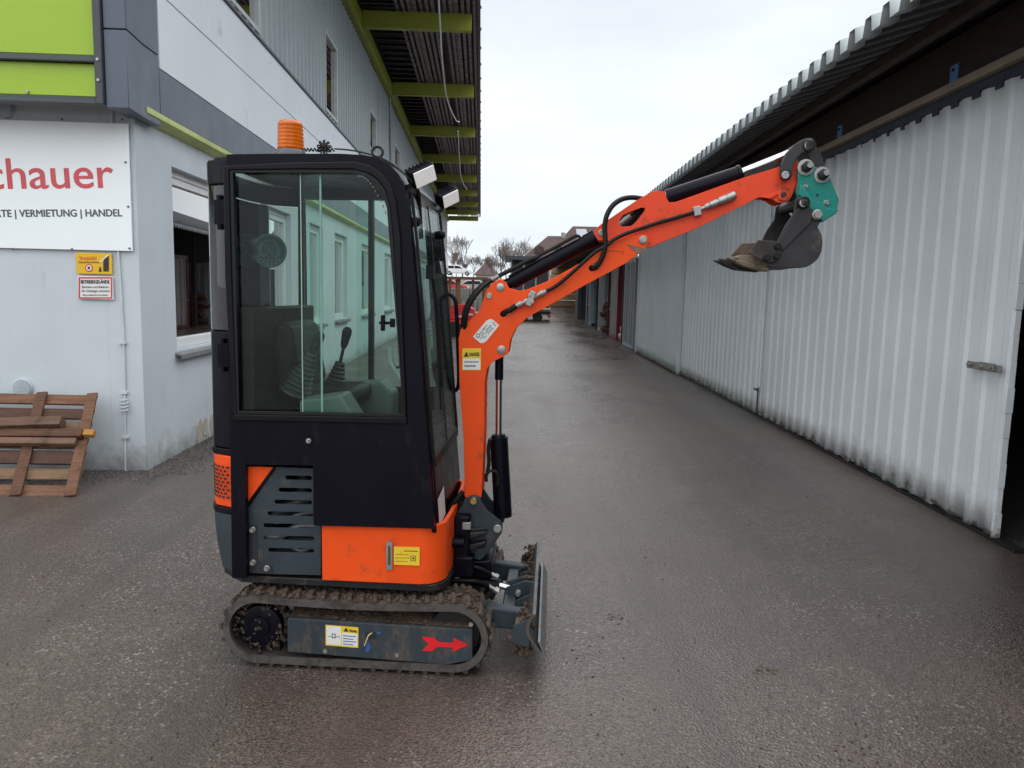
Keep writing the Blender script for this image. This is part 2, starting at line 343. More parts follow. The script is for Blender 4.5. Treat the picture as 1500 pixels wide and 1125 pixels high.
def objs(name, mb, mat, parent=None, **kw):
    """the loose pieces of mb, each as an object of its own"""
    n = len(mb.v); p = list(range(n))
    def find(a):
        while p[a] != a: p[a] = p[p[a]]; a = p[a]
        return a
    for f in mb.f:
        for i in f[1:]: p[find(i)] = find(f[0])
    groups = {}
    for f in mb.f: groups.setdefault(find(f[0]), []).append(f)
    out = []
    for g in groups.values():
        ids = sorted({i for f in g for i in f}); ix = {v: k for k, v in enumerate(ids)}
        out.append(obj(name, MB().add([mb.v[i] for i in ids], [tuple(ix[i] for i in f) for f in g]), mat, parent, **kw))
    return out
def tag(o, label, cat, group=None, kind=None):
    if label: o['label'] = label
    if cat: o['category'] = cat
    if group: o['group'] = group
    if kind: o['kind'] = kind
    return o
def thing(name, label, cat, loc=(0, 0, 0), rz=0, group=None):
    o = bpy.data.objects.new(name, None); COL.objects.link(o); o.location = loc; o.rotation_euler = (0, 0, rz); o.empty_display_size = .2
    return tag(o, label, cat, group)
def copy_tree(o, parent=None):
    c = o.copy(); COL.objects.link(c)
    if parent: c.parent = parent
    for ch in list(o.children): copy_tree(ch, c)
    return c
def text(name, body, size, mat, parent, M4, align='LEFT', bold=0.0, depth=.0008, width=None, heavy=0):
    """lettering as a thin mesh lying in the plane given by the 4x4 matrix (x along the line, y up)"""
    cu = bpy.data.curves.new(name, 'FONT'); cu.body = body; cu.size = size; cu.align_x = align; cu.extrude = depth; cu.offset = bold*size; cu.resolution_u = 4
    t = bpy.data.objects.new(name, cu); COL.objects.link(t); dg = bpy.context.evaluated_depsgraph_get(); dg.update()
    me = bpy.data.meshes.new_from_object(t.evaluated_get(dg)); bpy.data.objects.remove(t); bpy.data.curves.remove(cu)
    if width and len(me.vertices):
        xs = [v.co.x for v in me.vertices]; k = width/(max(xs)-min(xs)); x0 = min(xs)
        for v in me.vertices: v.co.x = (v.co.x-x0)*k
    if heavy and len(me.vertices):                     # bolder strokes: shifted layers, each a hair behind the last
        bm = bmesh.new(); w_ = size*heavy
        for k, (dx, dy) in enumerate(((0, 0), (-w_, 0), (w_, 0), (0, w_*.7), (0, -w_*.7))):
            cp = me.copy(); cp.transform(Matrix.Translation((dx, dy, -.0001*k))); bm.from_mesh(cp); bpy.data.meshes.remove(cp)
        bm.to_mesh(me); bm.free()
    me.transform(M4); me.materials.clear(); me.materials.append(mat); me.name = name
    return lnk(name, me, parent)
def frame4(o, x, y):                     # matrix from origin, x direction, y direction
    x = Vector(x).normalized(); y = Vector(y); y = (y-x*y.dot(x)).normalized(); z = x.cross(y)
    return Matrix(((x.x, y.x, z.x, o[0]), (x.y, y.y, z.y, o[1]), (x.z, y.z, z.z, o[2]), (0, 0, 0, 1)))
def rect(u0, v0, u1, v1): return [(u0, v0), (u1, v0), (u1, v1), (u0, v1)]
def arc(cx, cy, r, a0, a1, n): return [(cx+r*math.cos(R(a0+(a1-a0)*i/n)), cy+r*math.sin(R(a0+(a1-a0)*i/n))) for i in range(n+1)]
# ================================================================ the setting
def sheet(name, x0, x1, y0, y1, nx, ny, zf, mat):
    mb = MB(); vs = []; fs = []
    for j in range(ny+1):
        for i in range(nx+1):
            x = x0+(x1-x0)*i/nx; y = y0+(y1-y0)*j/ny; vs.append((x, y, zf(x, y)))
    for j in range(ny):
        for i in range(nx):
            a = j*(nx+1)+i; fs.append((a, a+1, a+nx+2, a+nx+1))
    mb.add(vs, fs); o = obj(name, mb, mat, smooth=True, fixn=False); o['kind'] = 'structure'; return o
def ground_z(y):
    t = min(1, max(0, (y-40)/36)); return 1.62*t*t*(3-2*t)
ys = [-60, -20, 0, 20, 36]+[40+2*i for i in range(19)]+[82, 100, 140, 200, 400, 800, 1200]; xs = [-600, -200, -60, -20, 0, 20, 60, 200, 600]
o = obj('asphalt_ground', MB().add([(x, y, ground_z(y)) for y in ys for x in xs], [(j*9+i, j*9+i+1, j*9+i+10, j*9+i+9) for j in range(len(ys)-1) for i in range(8)]), m_asph, fixn=False); o['kind'] = 'structure'
def hill_z(x, y):
    t = min(1, max(0, (y-84)/34)); t = t*t*(3-2*t)
    side_ = 1/(1+math.exp((x-4-(y-90)*.03)*.45))
    return .6 + (3.3*t+.012*max(0, y-120))*side_
m_hill = M('winter_grass_bank', (.12, .115, .07), .95, 0, .35, .3, .3, 4, dirt=((.09, .075, .055), .3, .4), world=True)
sheet('hill', -320, 60, 76, 520, 76, 60, hill_z, m_hill)

# ---------------------------------------------------------------- office building on the left
AZL, LATW, ALC = -2.5, -2.94, 6.72
uL, nL = axes(AZL)
office = thing('office_building', 'grey rendered commercial building with lime green canopy beams, left side of the yard', 'building', uL*ALC+nL*LATW, R(2.5))
def l3(lat, al, z): return (lat-LATW, al-ALC, z)
def lbox(mb, lat0, lat1, al0, al1, z0, z1): return mb.box(l3(lat0, al0, z0), l3(lat1, al1, z1))
ENDL = 66.0
wins = [(7.48, 9.25), (10.4, 12.0), (13.3, 14.4), (15.55, 16.95), (19, 21), (23.5, 25.5), (28, 30), (33, 35), (38, 40), (44, 46)]
WZ0, WZ1 = 1.02, 2.76
mb = MB().prism([(ALC, -.05), (ENDL, -.05), (ENDL, 3.13), (ALC, 3.13)], LATW-.28, LATW, [rect(a, WZ0, b, WZ1) for a, b in wins], lambda u, v, a: l3(a, u, v))
lbox(mb, -16, LATW-.281, ALC, ALC+.28, -.05, 3.13)
obj('wall', mb, m_plaster, office, smooth=False)
mb = MB(); lbox(mb, -6.5, -6.4, 7, 65, 0, 3.1); lbox(mb, -6.4, -3.23, 7.01, 65, .05, .1); lbox(mb, -6.4, -3.23, 7.01, 65, 2.98, 3.03)
for a in (9.8, 12.6, 15, 18, 22, 27): lbox(mb, -6.39, -3.23, a, a+.1, .11, 2.97)
obj('room', mb, m_inside, office, smooth=False)
for a, b in wins:
    fr = MB(); w = .07; la, lb = LATW-.16, LATW-.08
    for r in (rect(a, WZ1-w, b, WZ1), rect(a, WZ0, b, WZ0+w+.03), rect(a, WZ0+w+.03, a+w, WZ1-w), rect(b-w, WZ0+w+.03, b, WZ1-w)):
        lbox(fr, la, lb, r[0][0], r[2][0], r[0][1], r[2][1])
    lbox(fr, la-.02, lb-.01, a+w, b-w, WZ1-.14, WZ1-w-.001)                       # roller shutter rail behind the head
    f = obj('window', fr, m_frame, office, bev=.008)
    obj('pane', lbox(MB(), LATW-.135, LATW-.127, a+w-.01, b-w+.01, WZ0+w, WZ1-w+.01), m_pane, f, smooth=False)
    sb = MB().prism([(LATW-.10, WZ0-.005), (LATW+.075, WZ0-.035), (LATW+.075, WZ0-.085), (LATW+.06, WZ0-.085), (LATW+.06, WZ0-.055), (LATW-.10, WZ0-.03)], a-.05, b+.05, mp=lambda u, v, t: l3(u, t, v))
    obj('sill', sb, m_sill, f, bev=.004)
# things placed in the first room: a shelf with cartons
sh = MB(); lbox(sh, -4.6, -4.2, 7.6, 9.1, .1, 1.05); lbox(sh, -4.6, -4.2, 7.6, 7.65, 1.05, 2.3); lbox(sh, -4.6, -4.2, 9.05, 9.1, 1.05, 2.3); lbox(sh, -4.6, -4.2, 7.65, 9.05, 1.6, 1.64); lbox(sh, -4.6, -4.2, 7.65, 9.05, 2.3, 2.34)
o = obj('storage_shelf', sh, M('red_brown_shelf', (.14, .04, .03), .6, 0, .2, 3)); tag(o, 'red brown storage shelf inside the room behind the front side window', 'shelf'); o.location = office.location; o.rotation_euler = office.rotation_euler
o = obj('carton', lbox(MB(), -3.95, -3.55, 7.75, 8.2, .1, 1.32), M('brown_cardboard', (.36, .23, .13), .85), bev=.006); tag(o, 'brown cardboard carton stack behind the lower window pane', 'carton'); o.location = office.location; o.rotation_euler = office.rotation_euler

# lime front panels, dark rails and corner panels
AF = 6.34; LC0 = front(AZL, AF, 140, 100)[0]; LC1 = front(AZL, AF, 187, 100)[0]
zA = front(AZL, AF, 70, 138)[1]; zB = front(AZL, AF, 70, 90)[1]; zC = front(AZL, AF, 70, 77)[1]; zD = front(AZL, AF, 70, 151)[1]
obj('lime_panel', lbox(MB(), -12, LC0, AF+.03, AF+.06, zA, zB), m_limepanel, office, bev=.003)
obj('lime_panel', lbox(MB(), -12, LC0, AF+.03, AF+.06, zC, 6.4), m_limepanel, office, bev=.003)
for z0, z1 in ((zD, zA-.004), (zB+.004, zC-.004)):
    r_ = MB().prism([(AF-.02, z0), (AF+.1, z0), (AF+.1, z1), (AF+.02, z1), (AF-.02, z0+.35*(z1-z0))], -12, LC0, mp=lambda u, v, t: l3(t, u, v))
    obj('panel_rail', r_, m_anthd, office, bev=.004)
obj('corner_trim', lbox(MB(), LC0+.003, LC0+.065, AF-.03, AF+.1, zD, 6.4), m_anthd, office, bev=.006)
bolts = MB()
for z in (zD+.18, zB+.02, 3.95): bolts.cyl(l3(LC0+.034, AF-.03, z), l3(LC0+.034, AF-.042, z), .012, seg=8)
for x in (-3.95, -3.6): bolts.cyl(l3(x, AF+.03, zA+.02), l3(x, AF+.015, zA+.02), .012, seg=8)
objs('bolt', bolts, m_zinc, office)
LATU, ALU = -2.84, 6.62                               # upper storey side plane, where the chamfer ends
zJ = 3.62
for z0, z1 in ((zD-.02, zJ), (zJ+.008, 6.4)):
    obj('corner_panel', MB().prism([(LC0+.07, AF), (LC1, AF), (LATU, ALU+.1), (LATU, ALU+.4), (LC0+.07, ALU+.4)], z0, z1, mp=lambda u, v, t: l3(u, v, t)), m_anth, office, bev=.006)
obj('soffit', lbox(MB(), -12, LATU-.01, AF+.1, ALC-.001, 3.131, 3.17), m_anthd, office, smooth=False)
ALS = ALU+.41
zb = side(AZL, LATU, 222, 92)[1]; z2 = side(AZL, LATU, 320, 71)[1]; z3 = side(AZL, LATU, 329, 0)[1]
obj('dark_band', lbox(MB(), LATU-.06, LATU, ALS, ENDL, 3.14, zb-.005), m_anth, office, bev=.004)
for z0, z1 in ((zb, z2-.006), (z2+.006, z3-.02)):
    for a in (ALS, 30, 48):
        obj('cladding_panel', lbox(MB(), LATU-.06, LATU+.004, a+.004, {ALS: 30, 30: 48, 48: ENDL}[a]-.004, z0, z1), m_clad, office, bev=.004)
obj('core', lbox(MB(), -12, -3.3, ALC+.02, ENDL-.01, 3.18, 8.0), m_anthd, office, smooth=False)
obj('drip_edge', lbox(MB(), LATU-.16, LATU+.03, ALS, ENDL, z3-.018, z3+.012), m_anthd, office)
# lime ledge below the overhang
obj('ledge', MB().prism([(LATW+.002, 3.135), (LATW+.11, 3.135), (LATW+.11, 3.085), (LATW+.05, 3.055), (LATW+.002, 3.04)], ALC+.02, 40, mp=lambda u, v, t: l3(u, t, v)), M('pale_lime_ledge', (.50, .58, .22), .6, 0, .15, 3), office, bev=.004)
# ribbed sheet storey, set back a little
def corrugated(mb, a0, a1, pitch, depth, z0, z1, f, prof=((0, 0), (.1, 1), (.42, 1), (.52, 0)), nz=1, jit=0, foot=0):
    st = []; n = int((a1-a0)/pitch)+1
    for k in range(n+1):
        for t, d in prof:
            a = a0+(k+t)*pitch
            if a <= a1: st.append((a, d*depth))
    st.append((a1, 0)); vs = []; fs = []
    rnd = random.Random(3)
    for j in range(nz+1):
        for a, d in st:
            e = rnd.uniform(-jit, jit) if 0 < j < nz else 0
            zz = z0+(z1-z0)*j/nz + (rnd.uniform(-foot, foot) if j == 0 else 0)
            vs.append(f(a, d+e, zz))
    m = len(st)
    for j in range(nz):
        for i in range(m-1): fs.append((j*m+i, j*m+i+1, (j+1)*m+i+1, (j+1)*m+i))
    return mb.add(vs, fs)
LATR = -2.98
uw = []                                            # tall windows of the upper storey: (along0, along1, z0, z1)
for x0, x1, yt, yb in ((335, 375, -60, 42), (474, 491, 48, 176), (540, 549, 162, 226), (577, 584, 212, 250)):
    a0, zt = side(AZL, LATR, x0, yt); a1, zz = side(AZL, LATR, x1, yb); uw.append((a0, a1, zz, min(zt, 7.1)))
segs = []; cur = ALS
rs = MB()
for a0, a1, zz0, zz1 in uw:
    corrugated(rs, cur, a0-.05, .27, .035, z3+.012, 7.5, lambda a, d, z: l3(LATR+d, a, z))
    corrugated(rs, a0-.05, a1+.05, .27, .035, z3+.012, zz0-.05, lambda a, d, z: l3(LATR+d, a, z))
    corrugated(rs, a0-.05, a1+.05, .27, .022, zz1+.05, 7.5, lambda a, d, z: l3(LATR+d, a, z)); cur = a1+.05
corrugated(rs, cur, ENDL, .27, .035, z3+.012, 7.5, lambda a, d, z: l3(LATR+d, a, z))
obj('ribbed_sheet', rs, m_rib, office, ang=20)
for a0, a1, z0, z1 in uw:
    fr = MB(); w = .06
    for q in ((a0-.05, a1+.05, z1, z1+w), (a0-.05, a1+.05, z0-w, z0), (a0-.05, a0+.01, z0, z1), (a1-.01, a1+.05, z0, z1)):
        lbox(fr, LATR-.05, LATR+.045, *q)
    f = obj('window', fr, M('grey_white_frame', (.52, .54, .55), .45), office, bev=.006)
    obj('pane', lbox(MB(), LATR-.03, LATR-.015, a0+.01, a1-.01, z0, z1), m_pane, f, smooth=False)
    obj('blind', lbox(MB(), LATR-.04, LATR-.034, a0+.01, a1-.01, z0, z1), M('grey_blind', (.2, .22, .22), .7), f, smooth=False)
# eave beam, canopy cross beams, roof with battens
obj('eave_beam', lbox(MB(), LATW-.02, LATW+.13, ALS, ENDL, 7.52, 7.9), m_lime, office, bev=.008)
LE = -.17
for k, a in enumerate((12.2, 18.4, 24.4, 30.5, 36.6, 42.7, 48.8, 54.9, 60.7, ENDL-.2)):
    b = MB(); lbox(b, LATW+.131, LE-.15, a-.055, a+.055, 7.62, 7.98); lbox(b, LATW+.131, LE-.15, a-.09, a+.09, 7.60, 7.62)
    obj('canopy_beam', b, m_lime, office, bev=.006)
bt = MB(); y = -2.05
while y < LE-.1:
    if not (-1.2 < y < -1.02):
        for a0 in range(7, 66, 3): lbox(bt, y, y+.075, a0, a0+2.98, 8.03+random.uniform(-.012, .012), 8.07)
    y += .135
o = obj('batten', bt, m_canopy, office, smooth=False); o['kind'] = 'stuff'
sl = MB(); a = 7.2
while a < 65.5:
    sl.obox(l3(-2.35, a, 8.10), (.95, .34, .02), Matrix.Rotation(R(28), 3, 'X')); a += .5
o = obj('soffit_slat', sl, M('grey_brown_slat', (.13, .115, .112), .75, 0, .25, 4), office, smooth=False); o['kind'] = 'stuff'
pu = MB()
for lt in (-1.75, -.75):
    for a0 in (7, 30, 50): lbox(pu, lt, lt+.09, a0, a0+({7: 23, 30: 20, 50: 16}[a0]), 8.071, 8.16)
objs('purlin', pu, m_canopy, office, smooth=False)
obj('roof', lbox(MB(), -14, LE, 5.2, ENDL+.2, 8.24, 8.34), m_canopyd, office, smooth=False)
gt = lbox(MB(), LE-.02, LE+.05, 5.2, ENDL+.2, 8.0, 8.36)
for k in range(40): lbox(gt, LE+.05, LE+.075, 8+k*1.45, 8.06+k*1.45, 8.05, 8.1)
obj('gutter', gt, m_anthd, office, smooth=False)
def lcable(px, lat, name, mat, r):
    obj(name, MB().tube([l3(lat, *side(AZL, lat, x, y)) for x, y in px], r, 6, 5), mat, office)
lcable([(642, -10), (645, 40), (648, 90), (655, 145), (668, 176), (673, 178)], -.62, 'hanging_cable', M('white_cable', (.6, .6, .58), .5), .012)
lcable([(671, 192), (673, 230), (676, 262), (684, 278)], -.60, 'hanging_cable', MATS['white_cable'], .014)
lcable([(571, 142), (572, 200), (573, 262)], LATW+.03, 'downpipe', m_rib, .035)
# plinth conduit with clips, round vents
cd = MB().tube([l3(*[(front(AZL, ALC, x, y)[0]), ALC-.015, front(AZL, ALC, x, y)[1]]) for x, y in ((165, 160), (170, 300), (180, 450), (184, 560), (185, 690))], .009, 8, 3)
for x, y in ((181, 502), (183, 575), (185, 640)):
    la, z = front(AZL, ALC, x, y); cd.box(l3(la-.03, ALC-.03, z-.01), l3(la+.03, ALC, z+.01))
la, z = front(AZL, ALC, 184, 584)
cd.tube([l3(la+.035*math.cos(t*.9), ALC-.03-.02*math.sin(t*.9), z-.002*t*2.2) for t in range(0, 26)], .006, 6, 2)
obj('conduit', cd, M('wall_grey_conduit', (.56, .59, .61), .6), office)
for x, y, r in ((35, 568, .075), (8, 160, .07)):
    la, z = front(AZL, ALC, x, y); v_ = MB().lathe(l3(la, ALC, z), (0, -1, 0), [(0, r*1.12), (.02, r*1.1), (.03, r), (.022, r*.93)], 28)
    vv = obj('vent', v_, M('pale_plastic', (.50, .56, .60), .6), office)
    g = MB()
    for k in range(-5, 6):
        h = r*.92*math.sqrt(1-(k/6)**2); g.box(l3(la-h, ALC-.032, z+k*r*.16-.004), l3(la+h, ALC-.022, z+k*r*.16+.005))
    obj('grille', g, MATS['pale_plastic'], vv, smooth=False)
# flaked render patches near the ground (raised old mortar)
pt = MB()
for x, y, s_ in ((292, 632, .09), (300, 626, .07), (311, 620, .08)):
    a, z = side(AZL, LATW, x, y)
    pts = [(a+s_*random.uniform(.7, 1.2)*math.cos(t), z+s_*1.5*random.uniform(.7, 1.2)*math.sin(t)) for t in [i*math.pi/6 for i in range(12)]]
    pt.prism(pts, LATW-.01, LATW+.006, mp=lambda u, v, t: l3(t, u, v))
objs('render_patch', pt, M('old_mortar', (.40, .37, .30), .9, 0, .2, 20, .4, 60), office)

# ---- signs on the front wall
def wallsign(name, label, cat, px0, px1, mat, th, lat0=None, group=None):
    (a, zt), (b, zb_) = front(AZL, ALC-.02, *px0), front(AZL, ALC-.02, *px1)
    if lat0 is not None: a = lat0
    t = thing(name, label, cat, uL*(ALC-.02)+nL*((a+b)/2), R(2.5)); t.location.z = zb_
    c = (a+b)/2
    obj('board', MB().box((a-c, -th, 0), (b-c, 0.005, zt-zb_)), mat, t, bev=.002)
    return t, (lambda px, py: (front(AZL, ALC-.02, px, py)[0]-c, -th-.0015, front(AZL, ALC-.02, px, py)[1]-zb_)), (a-c, b-c, zt-zb_)
def wtext(t, P, body, p0, p1, hpx, mat, bold=0, name='lettering'):
    o = P(*p0); e = P(*p1); k = abs(P(p0[0], p0[1]-hpx)[2]-o[2])
    text(name, body, k/.70, mat, t, frame4(o, (1, 0, (e[2]-o[2])/(e[0]-o[0])), (0, 0, 1)), width=math.hypot(e[0]-o[0], e[2]-o[2]), heavy=bold)
t, P, b_ = wallsign('company_sign', 'large white company sign board with faded red lettering on the front wall', 'sign', (-300, 166), (195, 368), m_sign, .012)
wtext(t, P, 'chauer', (-18, 277), (168, 275), 45, m_signtxt, .011)
wtext(t, P, 'RTE | VERMIETUNG | HANDEL', (-4, 318), (180, 317), 10.5, m_greytxt, .028)
sc = MB()
for x, y in ((92, 175), (180, 176), (20, 365), (107, 365), (191, 364), (185, 238), (189, 303)):
    p = P(x, y); sc.cyl((p[0], p[1]+.001, p[2]), (p[0], p[1]-.006, p[2]), .009, seg=8)
objs('screw', sc, m_greytxt, t)
t, P, b_ = wallsign('warning_sign', 'small ochre warning sign with a house symbol above the red bordered notice', 'sign', (111, 370), (165, 402), m_signyel, .006)
wtext(t, P, 'Vorsicht!', (117, 381), (142, 381), 6, m_redprint, 0)
wtext(t, P, 'Dachlawinen', (116, 385.5), (147, 385.5), 3.2, m_print, 0)
p = P(131, 392.5); rr = .033
obj('prohibition_ring', MB().cyl((p[0], p[1]+.001, p[2]), (p[0], p[1]-.001, p[2]), rr, seg=20), m_redprint, t)
obj('prohibition_disc', MB().cyl((p[0], p[1]-.001, p[2]), (p[0], p[1]-.002, p[2]), rr*.72, seg=20), m_decal, t)
obj('hand_mark', MB().box((p[0]-.010, p[1]-.003, p[2]-.012), (p[0]+.010, p[1]-.002, p[2]+.012)), m_print, t)
def flat(pts): return MB().prism([(P(x, y)[0], P(x, y)[2]) for x, y in pts], P(130, 390)[1]-.002, P(130, 390)[1]+.001)
obj('house_mark', flat([(153, 379), (160, 375), (160, 397.5), (152, 397.5), (152, 384.5)]), m_print, t)
obj('snow_mark', flat([(146, 384), (159, 372.6), (160, 374.3), (148, 385)]), m_decal, t)
obj('figure_mark', flat([(146.5, 391), (148, 391), (149.5, 398), (145.5, 398)]), m_print, t)
t, P, b_ = wallsign('notice_sign', 'small white notice with red border on the front wall', 'sign', (114, 404), (167, 439), m_decal, .006)
bd = MB()
for q in ([(116, 406), (165, 406), (165, 407.8), (116, 407.8)], [(116, 435.4), (165, 435.4), (165, 437.2), (116, 437.2)], [(116, 407.8), (117.8, 407.8), (117.8, 435.4), (116, 435.4)], [(163.2, 407.8), (165, 407.8), (165, 435.4), (163.2, 435.4)]):
    m_ = flat(q); bd.add(m_.v, m_.f)
objs('border', bd, m_redprint, t, smooth=False)
wtext(t, P, 'BETRIEBSGELÄNDE', (119.5, 415.3), (161, 415.3), 5, m_print, .03)
wtext(t, P, 'Betreten und Befahren', (121, 421.8), (160, 421.8), 3.2, m_print, 0)
wtext(t, P, 'für Unbefugte verboten!', (121, 427.6), (161, 427.6), 3.2, m_print, 0)
wtext(t, P, 'Eltern haften für ihre Kinder', (122, 433.2), (159, 433.2), 2.2, m_print, 0)

# ---- pallet leaning on the front wall, two loose timbers on it
g0 = ground(-110, 726); g1 = ground(112, 728)
ux = Vector((g1.x-g0.x, g1.y-g0.y, 0)).normalized()
topc = Vector((*((uL*(ALC-.16)+nL*front(AZL, ALC-.16, 140, 576)[0]).xy), front(AZL, ALC-.16, 140, 576)[1]))
pal = thing('wooden_pallet', 'reddish wooden pallet leaning upright against the grey front wall', 'pallet', g1)
uy = (topc-g1); uy = (uy-ux*uy.dot(ux));  HP = uy.length; uy.normalize(); uz = ux.cross(uy).normalized()
ux2 = uy.cross(uz)
pal.matrix_world = Matrix(((ux2.x, uy.x, uz.x, g1.x), (ux2.y, uy.y, uz.y, g1.y), (ux2.z, uy.z, uz.z, g1.z), (0, 0, 0, 1)))
WP = 1.25
shear = .0
def pbox(x0, x1, y0, y1, z0, z1): return MB().box((-(x1-x0)/2, -(y1-y0)/2, -(z1-z0)/2), ((x1-x0)/2, (y1-y0)/2, (z1-z0)/2)), ((x0+x1)/2, (y0+y1)/2, (z0+z1)/2)
def pobj(name, mat, *a):
    m_, c = pbox(*a); o = obj(name, m_, mat, pal, bev=.004); o.location = (c[0]-.15*c[1], c[1], c[2]); o.rotation_euler = (random.uniform(-.01, .01), 0, random.uniform(-.008, .008)+(.149 if name == 'bearer' else 0)); return o
nS = 7
for k in range(nS):
    y0 = .01+(HP-.12)*k/(nS-1); pobj('slat', (m_pallet, m_palletl, m_palletd, m_pallet, m_palletl, m_palletd, m_pallet)[k], -WP, -.01, y0, y0+random.choice((.10, .112, .122)), -.03, -.008)
for x in (-WP+.02, -.50, -.085): pobj('bearer', m_palletd if x < -.9 else m_pallet, x, x+.085, 0, HP, -.006, .017)
def leaner(name, label, px0, px1, w, h, mat, lift):
    P0 = hit(*px0, uz, g1+uz*lift); P1 = hit(*px1, uz, g1+uz*lift); d = P1-P0; L_ = d.length; d.normalize()
    b = MB().obox((0, 0, 0), (L_, w, h)); o = obj(name, b, mat, bev=.005); tag(o, label, 'timber')
    y = uz.cross(d); m_ = Matrix(((d.x, y.x, uz.x, 0), (d.y, y.y, uz.y, 0), (d.z, y.z, uz.z, 0), (0, 0, 0, 1)))
    o.matrix_world = Matrix.Translation((P0+P1)/2) @ m_; return o
leaner('timber_beam', 'dark weathered square timber lying across the leaning pallet, upper one', (-60, 624), (92, 620), .085, .10, m_timber, .069)
leaner('timber_beam', 'long reddish board with a yellow end sticking out of the pallet', (-60, 635), (122, 636), .075, .06, m_pallet, .048)
o = obj('timber_beam', MB().obox((0, 0, 0), (.085, .055, .05)), M('yellow_painted_end', (.40, .19, .035), .7), bev=.004); tag(o, 'short yellow painted wood block at the pallet side', 'timber')
o.matrix_world = Matrix.Translation(hit(131, 635, uz, g1+uz*.048)) @ Matrix(((ux.x, uy.x, uz.x, 0), (ux.y, uy.y, uz.y, 0), (ux.z, uy.z, uz.z, 0), (0, 0, 0, 1)))
leaner('timber_beam', 'long dark brown plank across the middle of the leaning pallet, lower one', (-60, 646), (112, 648), .06, .05, m_timber, .043)

# ---- gravel along the wall foot, crumbs on the asphalt
m_grav = M('grey_gravel', (.085, .08, .075), .8, 0, .7, 40, .3, 200, dirt=((.26, .25, .23), .12, 60))
gv = MB(); rg = random.Random(11)
def pebble(mb, x, y, r):
    vs = [(x+r*rg.uniform(.7, 1.2)*math.cos(t), y+r*rg.uniform(.7, 1.2)*math.sin(t), rg.uniform(-.002, .003)) for t in (0, 1.57, 3.14, 4.71)]
    vs.append((x, y, r*rg.uniform(.6, 1.1))); mb.add(vs, [(0, 1, 4), (1, 2, 4), (2, 3, 4), (3, 0, 4)])
for k in range(10000):
    if k % 3: al = rg.uniform(6.6, 14); lt = LATW+abs(rg.gauss(0, .27))
    else: al = ALC-abs(rg.gauss(0, .20)); lt = rg.uniform(-5, LATW+.2)
    p = uL*al+nL*lt; pebble(gv, p.x, p.y, rg.choice((.004, .006, .009, .014)))
o = obj('gravel', gv, m_grav, smooth=False, fixn=False); tag(o, 'loose grey gravel along the foot of the grey wall', 'gravel', kind='stuff')
cb = MB()
for k in range(900):
    y = 1.6+rg.random()**1.7*9; x = rg.uniform(-.75, .75)*y
    if -3 < x < 3.2: pebble(cb, x, y, rg.choice((.0025, .003, .004, .007)))
for cx, cy, n, s in ((.55, 3.75, 26, .03), (1.28, 2.6, 40, .05), (.34, 3.3, 14, .06), (.95, 4.6, 12, .12)):
    for k in range(n): pebble(cb, cx+rg.gauss(0, s), cy+rg.gauss(0, s), rg.choice((.003, .005, .008)))
o = obj('soil_crumbs', cb, m_mud, smooth=False, fixn=False); tag(o, 'small dark soil crumbs scattered over the wet asphalt', 'soil', kind='stuff')
lf = MB(); p = ground(1128, 984)
for k in range(9):
    a = rg.uniform(0, 6.28); c = Vector((p.x+rg.gauss(0, .03), p.y+rg.gauss(0, .02), .004)); d = Vector((math.cos(a), math.sin(a), 0))*rg.uniform(.01, .025); e = Vector((-d.y, d.x, 0))*.35
    lf.add([c-d, c+e+Vector((0, 0, .006)), c+d, c-e], [(0, 1, 2, 3)])
o = obj('dead_leaf', lf, M('straw_brown', (.12, .085, .05), .8), smooth=False); tag(o, 'small clump of straw brown leaf bits on the asphalt right of the blade', 'leaf litter')

# ---------------------------------------------------------------- long metal shed on the right
AZR, LATD, AL0 = .7, 3.33, 5.17
uR, nR = axes(AZR)
shed = thing('storage_shed', 'long shed with white corrugated sliding doors and dark overhanging roof, right side', 'shed', uR*AL0+nR*LATD, R(-.7))
def r3(lat, al, z): return (lat-LATD, al-AL0, z)
def rbox(mb, lat0, lat1, al0, al1, z0, z1): return mb.box(r3(lat0, al0, z0), r3(lat1, al1, z1))
ztop = side(AZR, LATD, 1500, 108)[1]
def door(a0, a1, lat, z0, z1, mat, pitch=.262, depth=.017, foot=.012, prof=((0, 0), (.12, 1), (.40, 1), (.52, 0))):
    o = obj('sliding_door', corrugated(MB(), a0, a1, pitch, depth, z0, z1, lambda a, d, z: r3(lat-d, a, z), prof, 14, .0016, foot), mat, shed, ang=16)
    sm = o.modifiers.new('thickness', 'SOLIDIFY'); sm.thickness = .004; return o
d1 = door(AL0, 10.44, LATD, .035, ztop, m_door)
d2 = door(10.45, 16.5, LATD+.006, .02, ztop, m_door)
d3 = door(15.88, 21.7, LATD-.06, .02, ztop-.02, m_door2, .2, .016, .006)
ed = MB(); n_ = 18
for k in range(n_):                                     # bent, chipped edge profile of the open door
    z0 = .03+(ztop-.03)*k/n_; z1 = .03+(ztop-.03)*(k+1)/n_; j = random.uniform(-.006, .006)
    rbox(ed, LATD-.03+j, LATD+.02, AL0-.018+j, AL0-.001, z0, z1)
obj('door_edge', ed, m_door, d1, bev=.004)
lk = MB(); a_, z_ = side(AZR, LATD-.04, 1448, 537)
rbox(lk, LATD-.065, LATD-.05, a_-.17, a_+.22, z_-.03, z_+.022); rbox(lk, LATD-.085, LATD-.066, a_-.12, a_+.05, z_-.022, z_+.03)
for q in (-.1, .0, .16): lk.cyl(r3(LATD-.066, a_+q, z_), r3(LATD-.10, a_+q, z_), .014, seg=10)
obj('latch', lk, M('galvanised_latch', (.30, .29, .28), .45, .6, .25, 20, .15, 80), d1, bev=.003)
jt = MB(); a_, z_ = side(AZR, LATD-.05, 1115, 590)
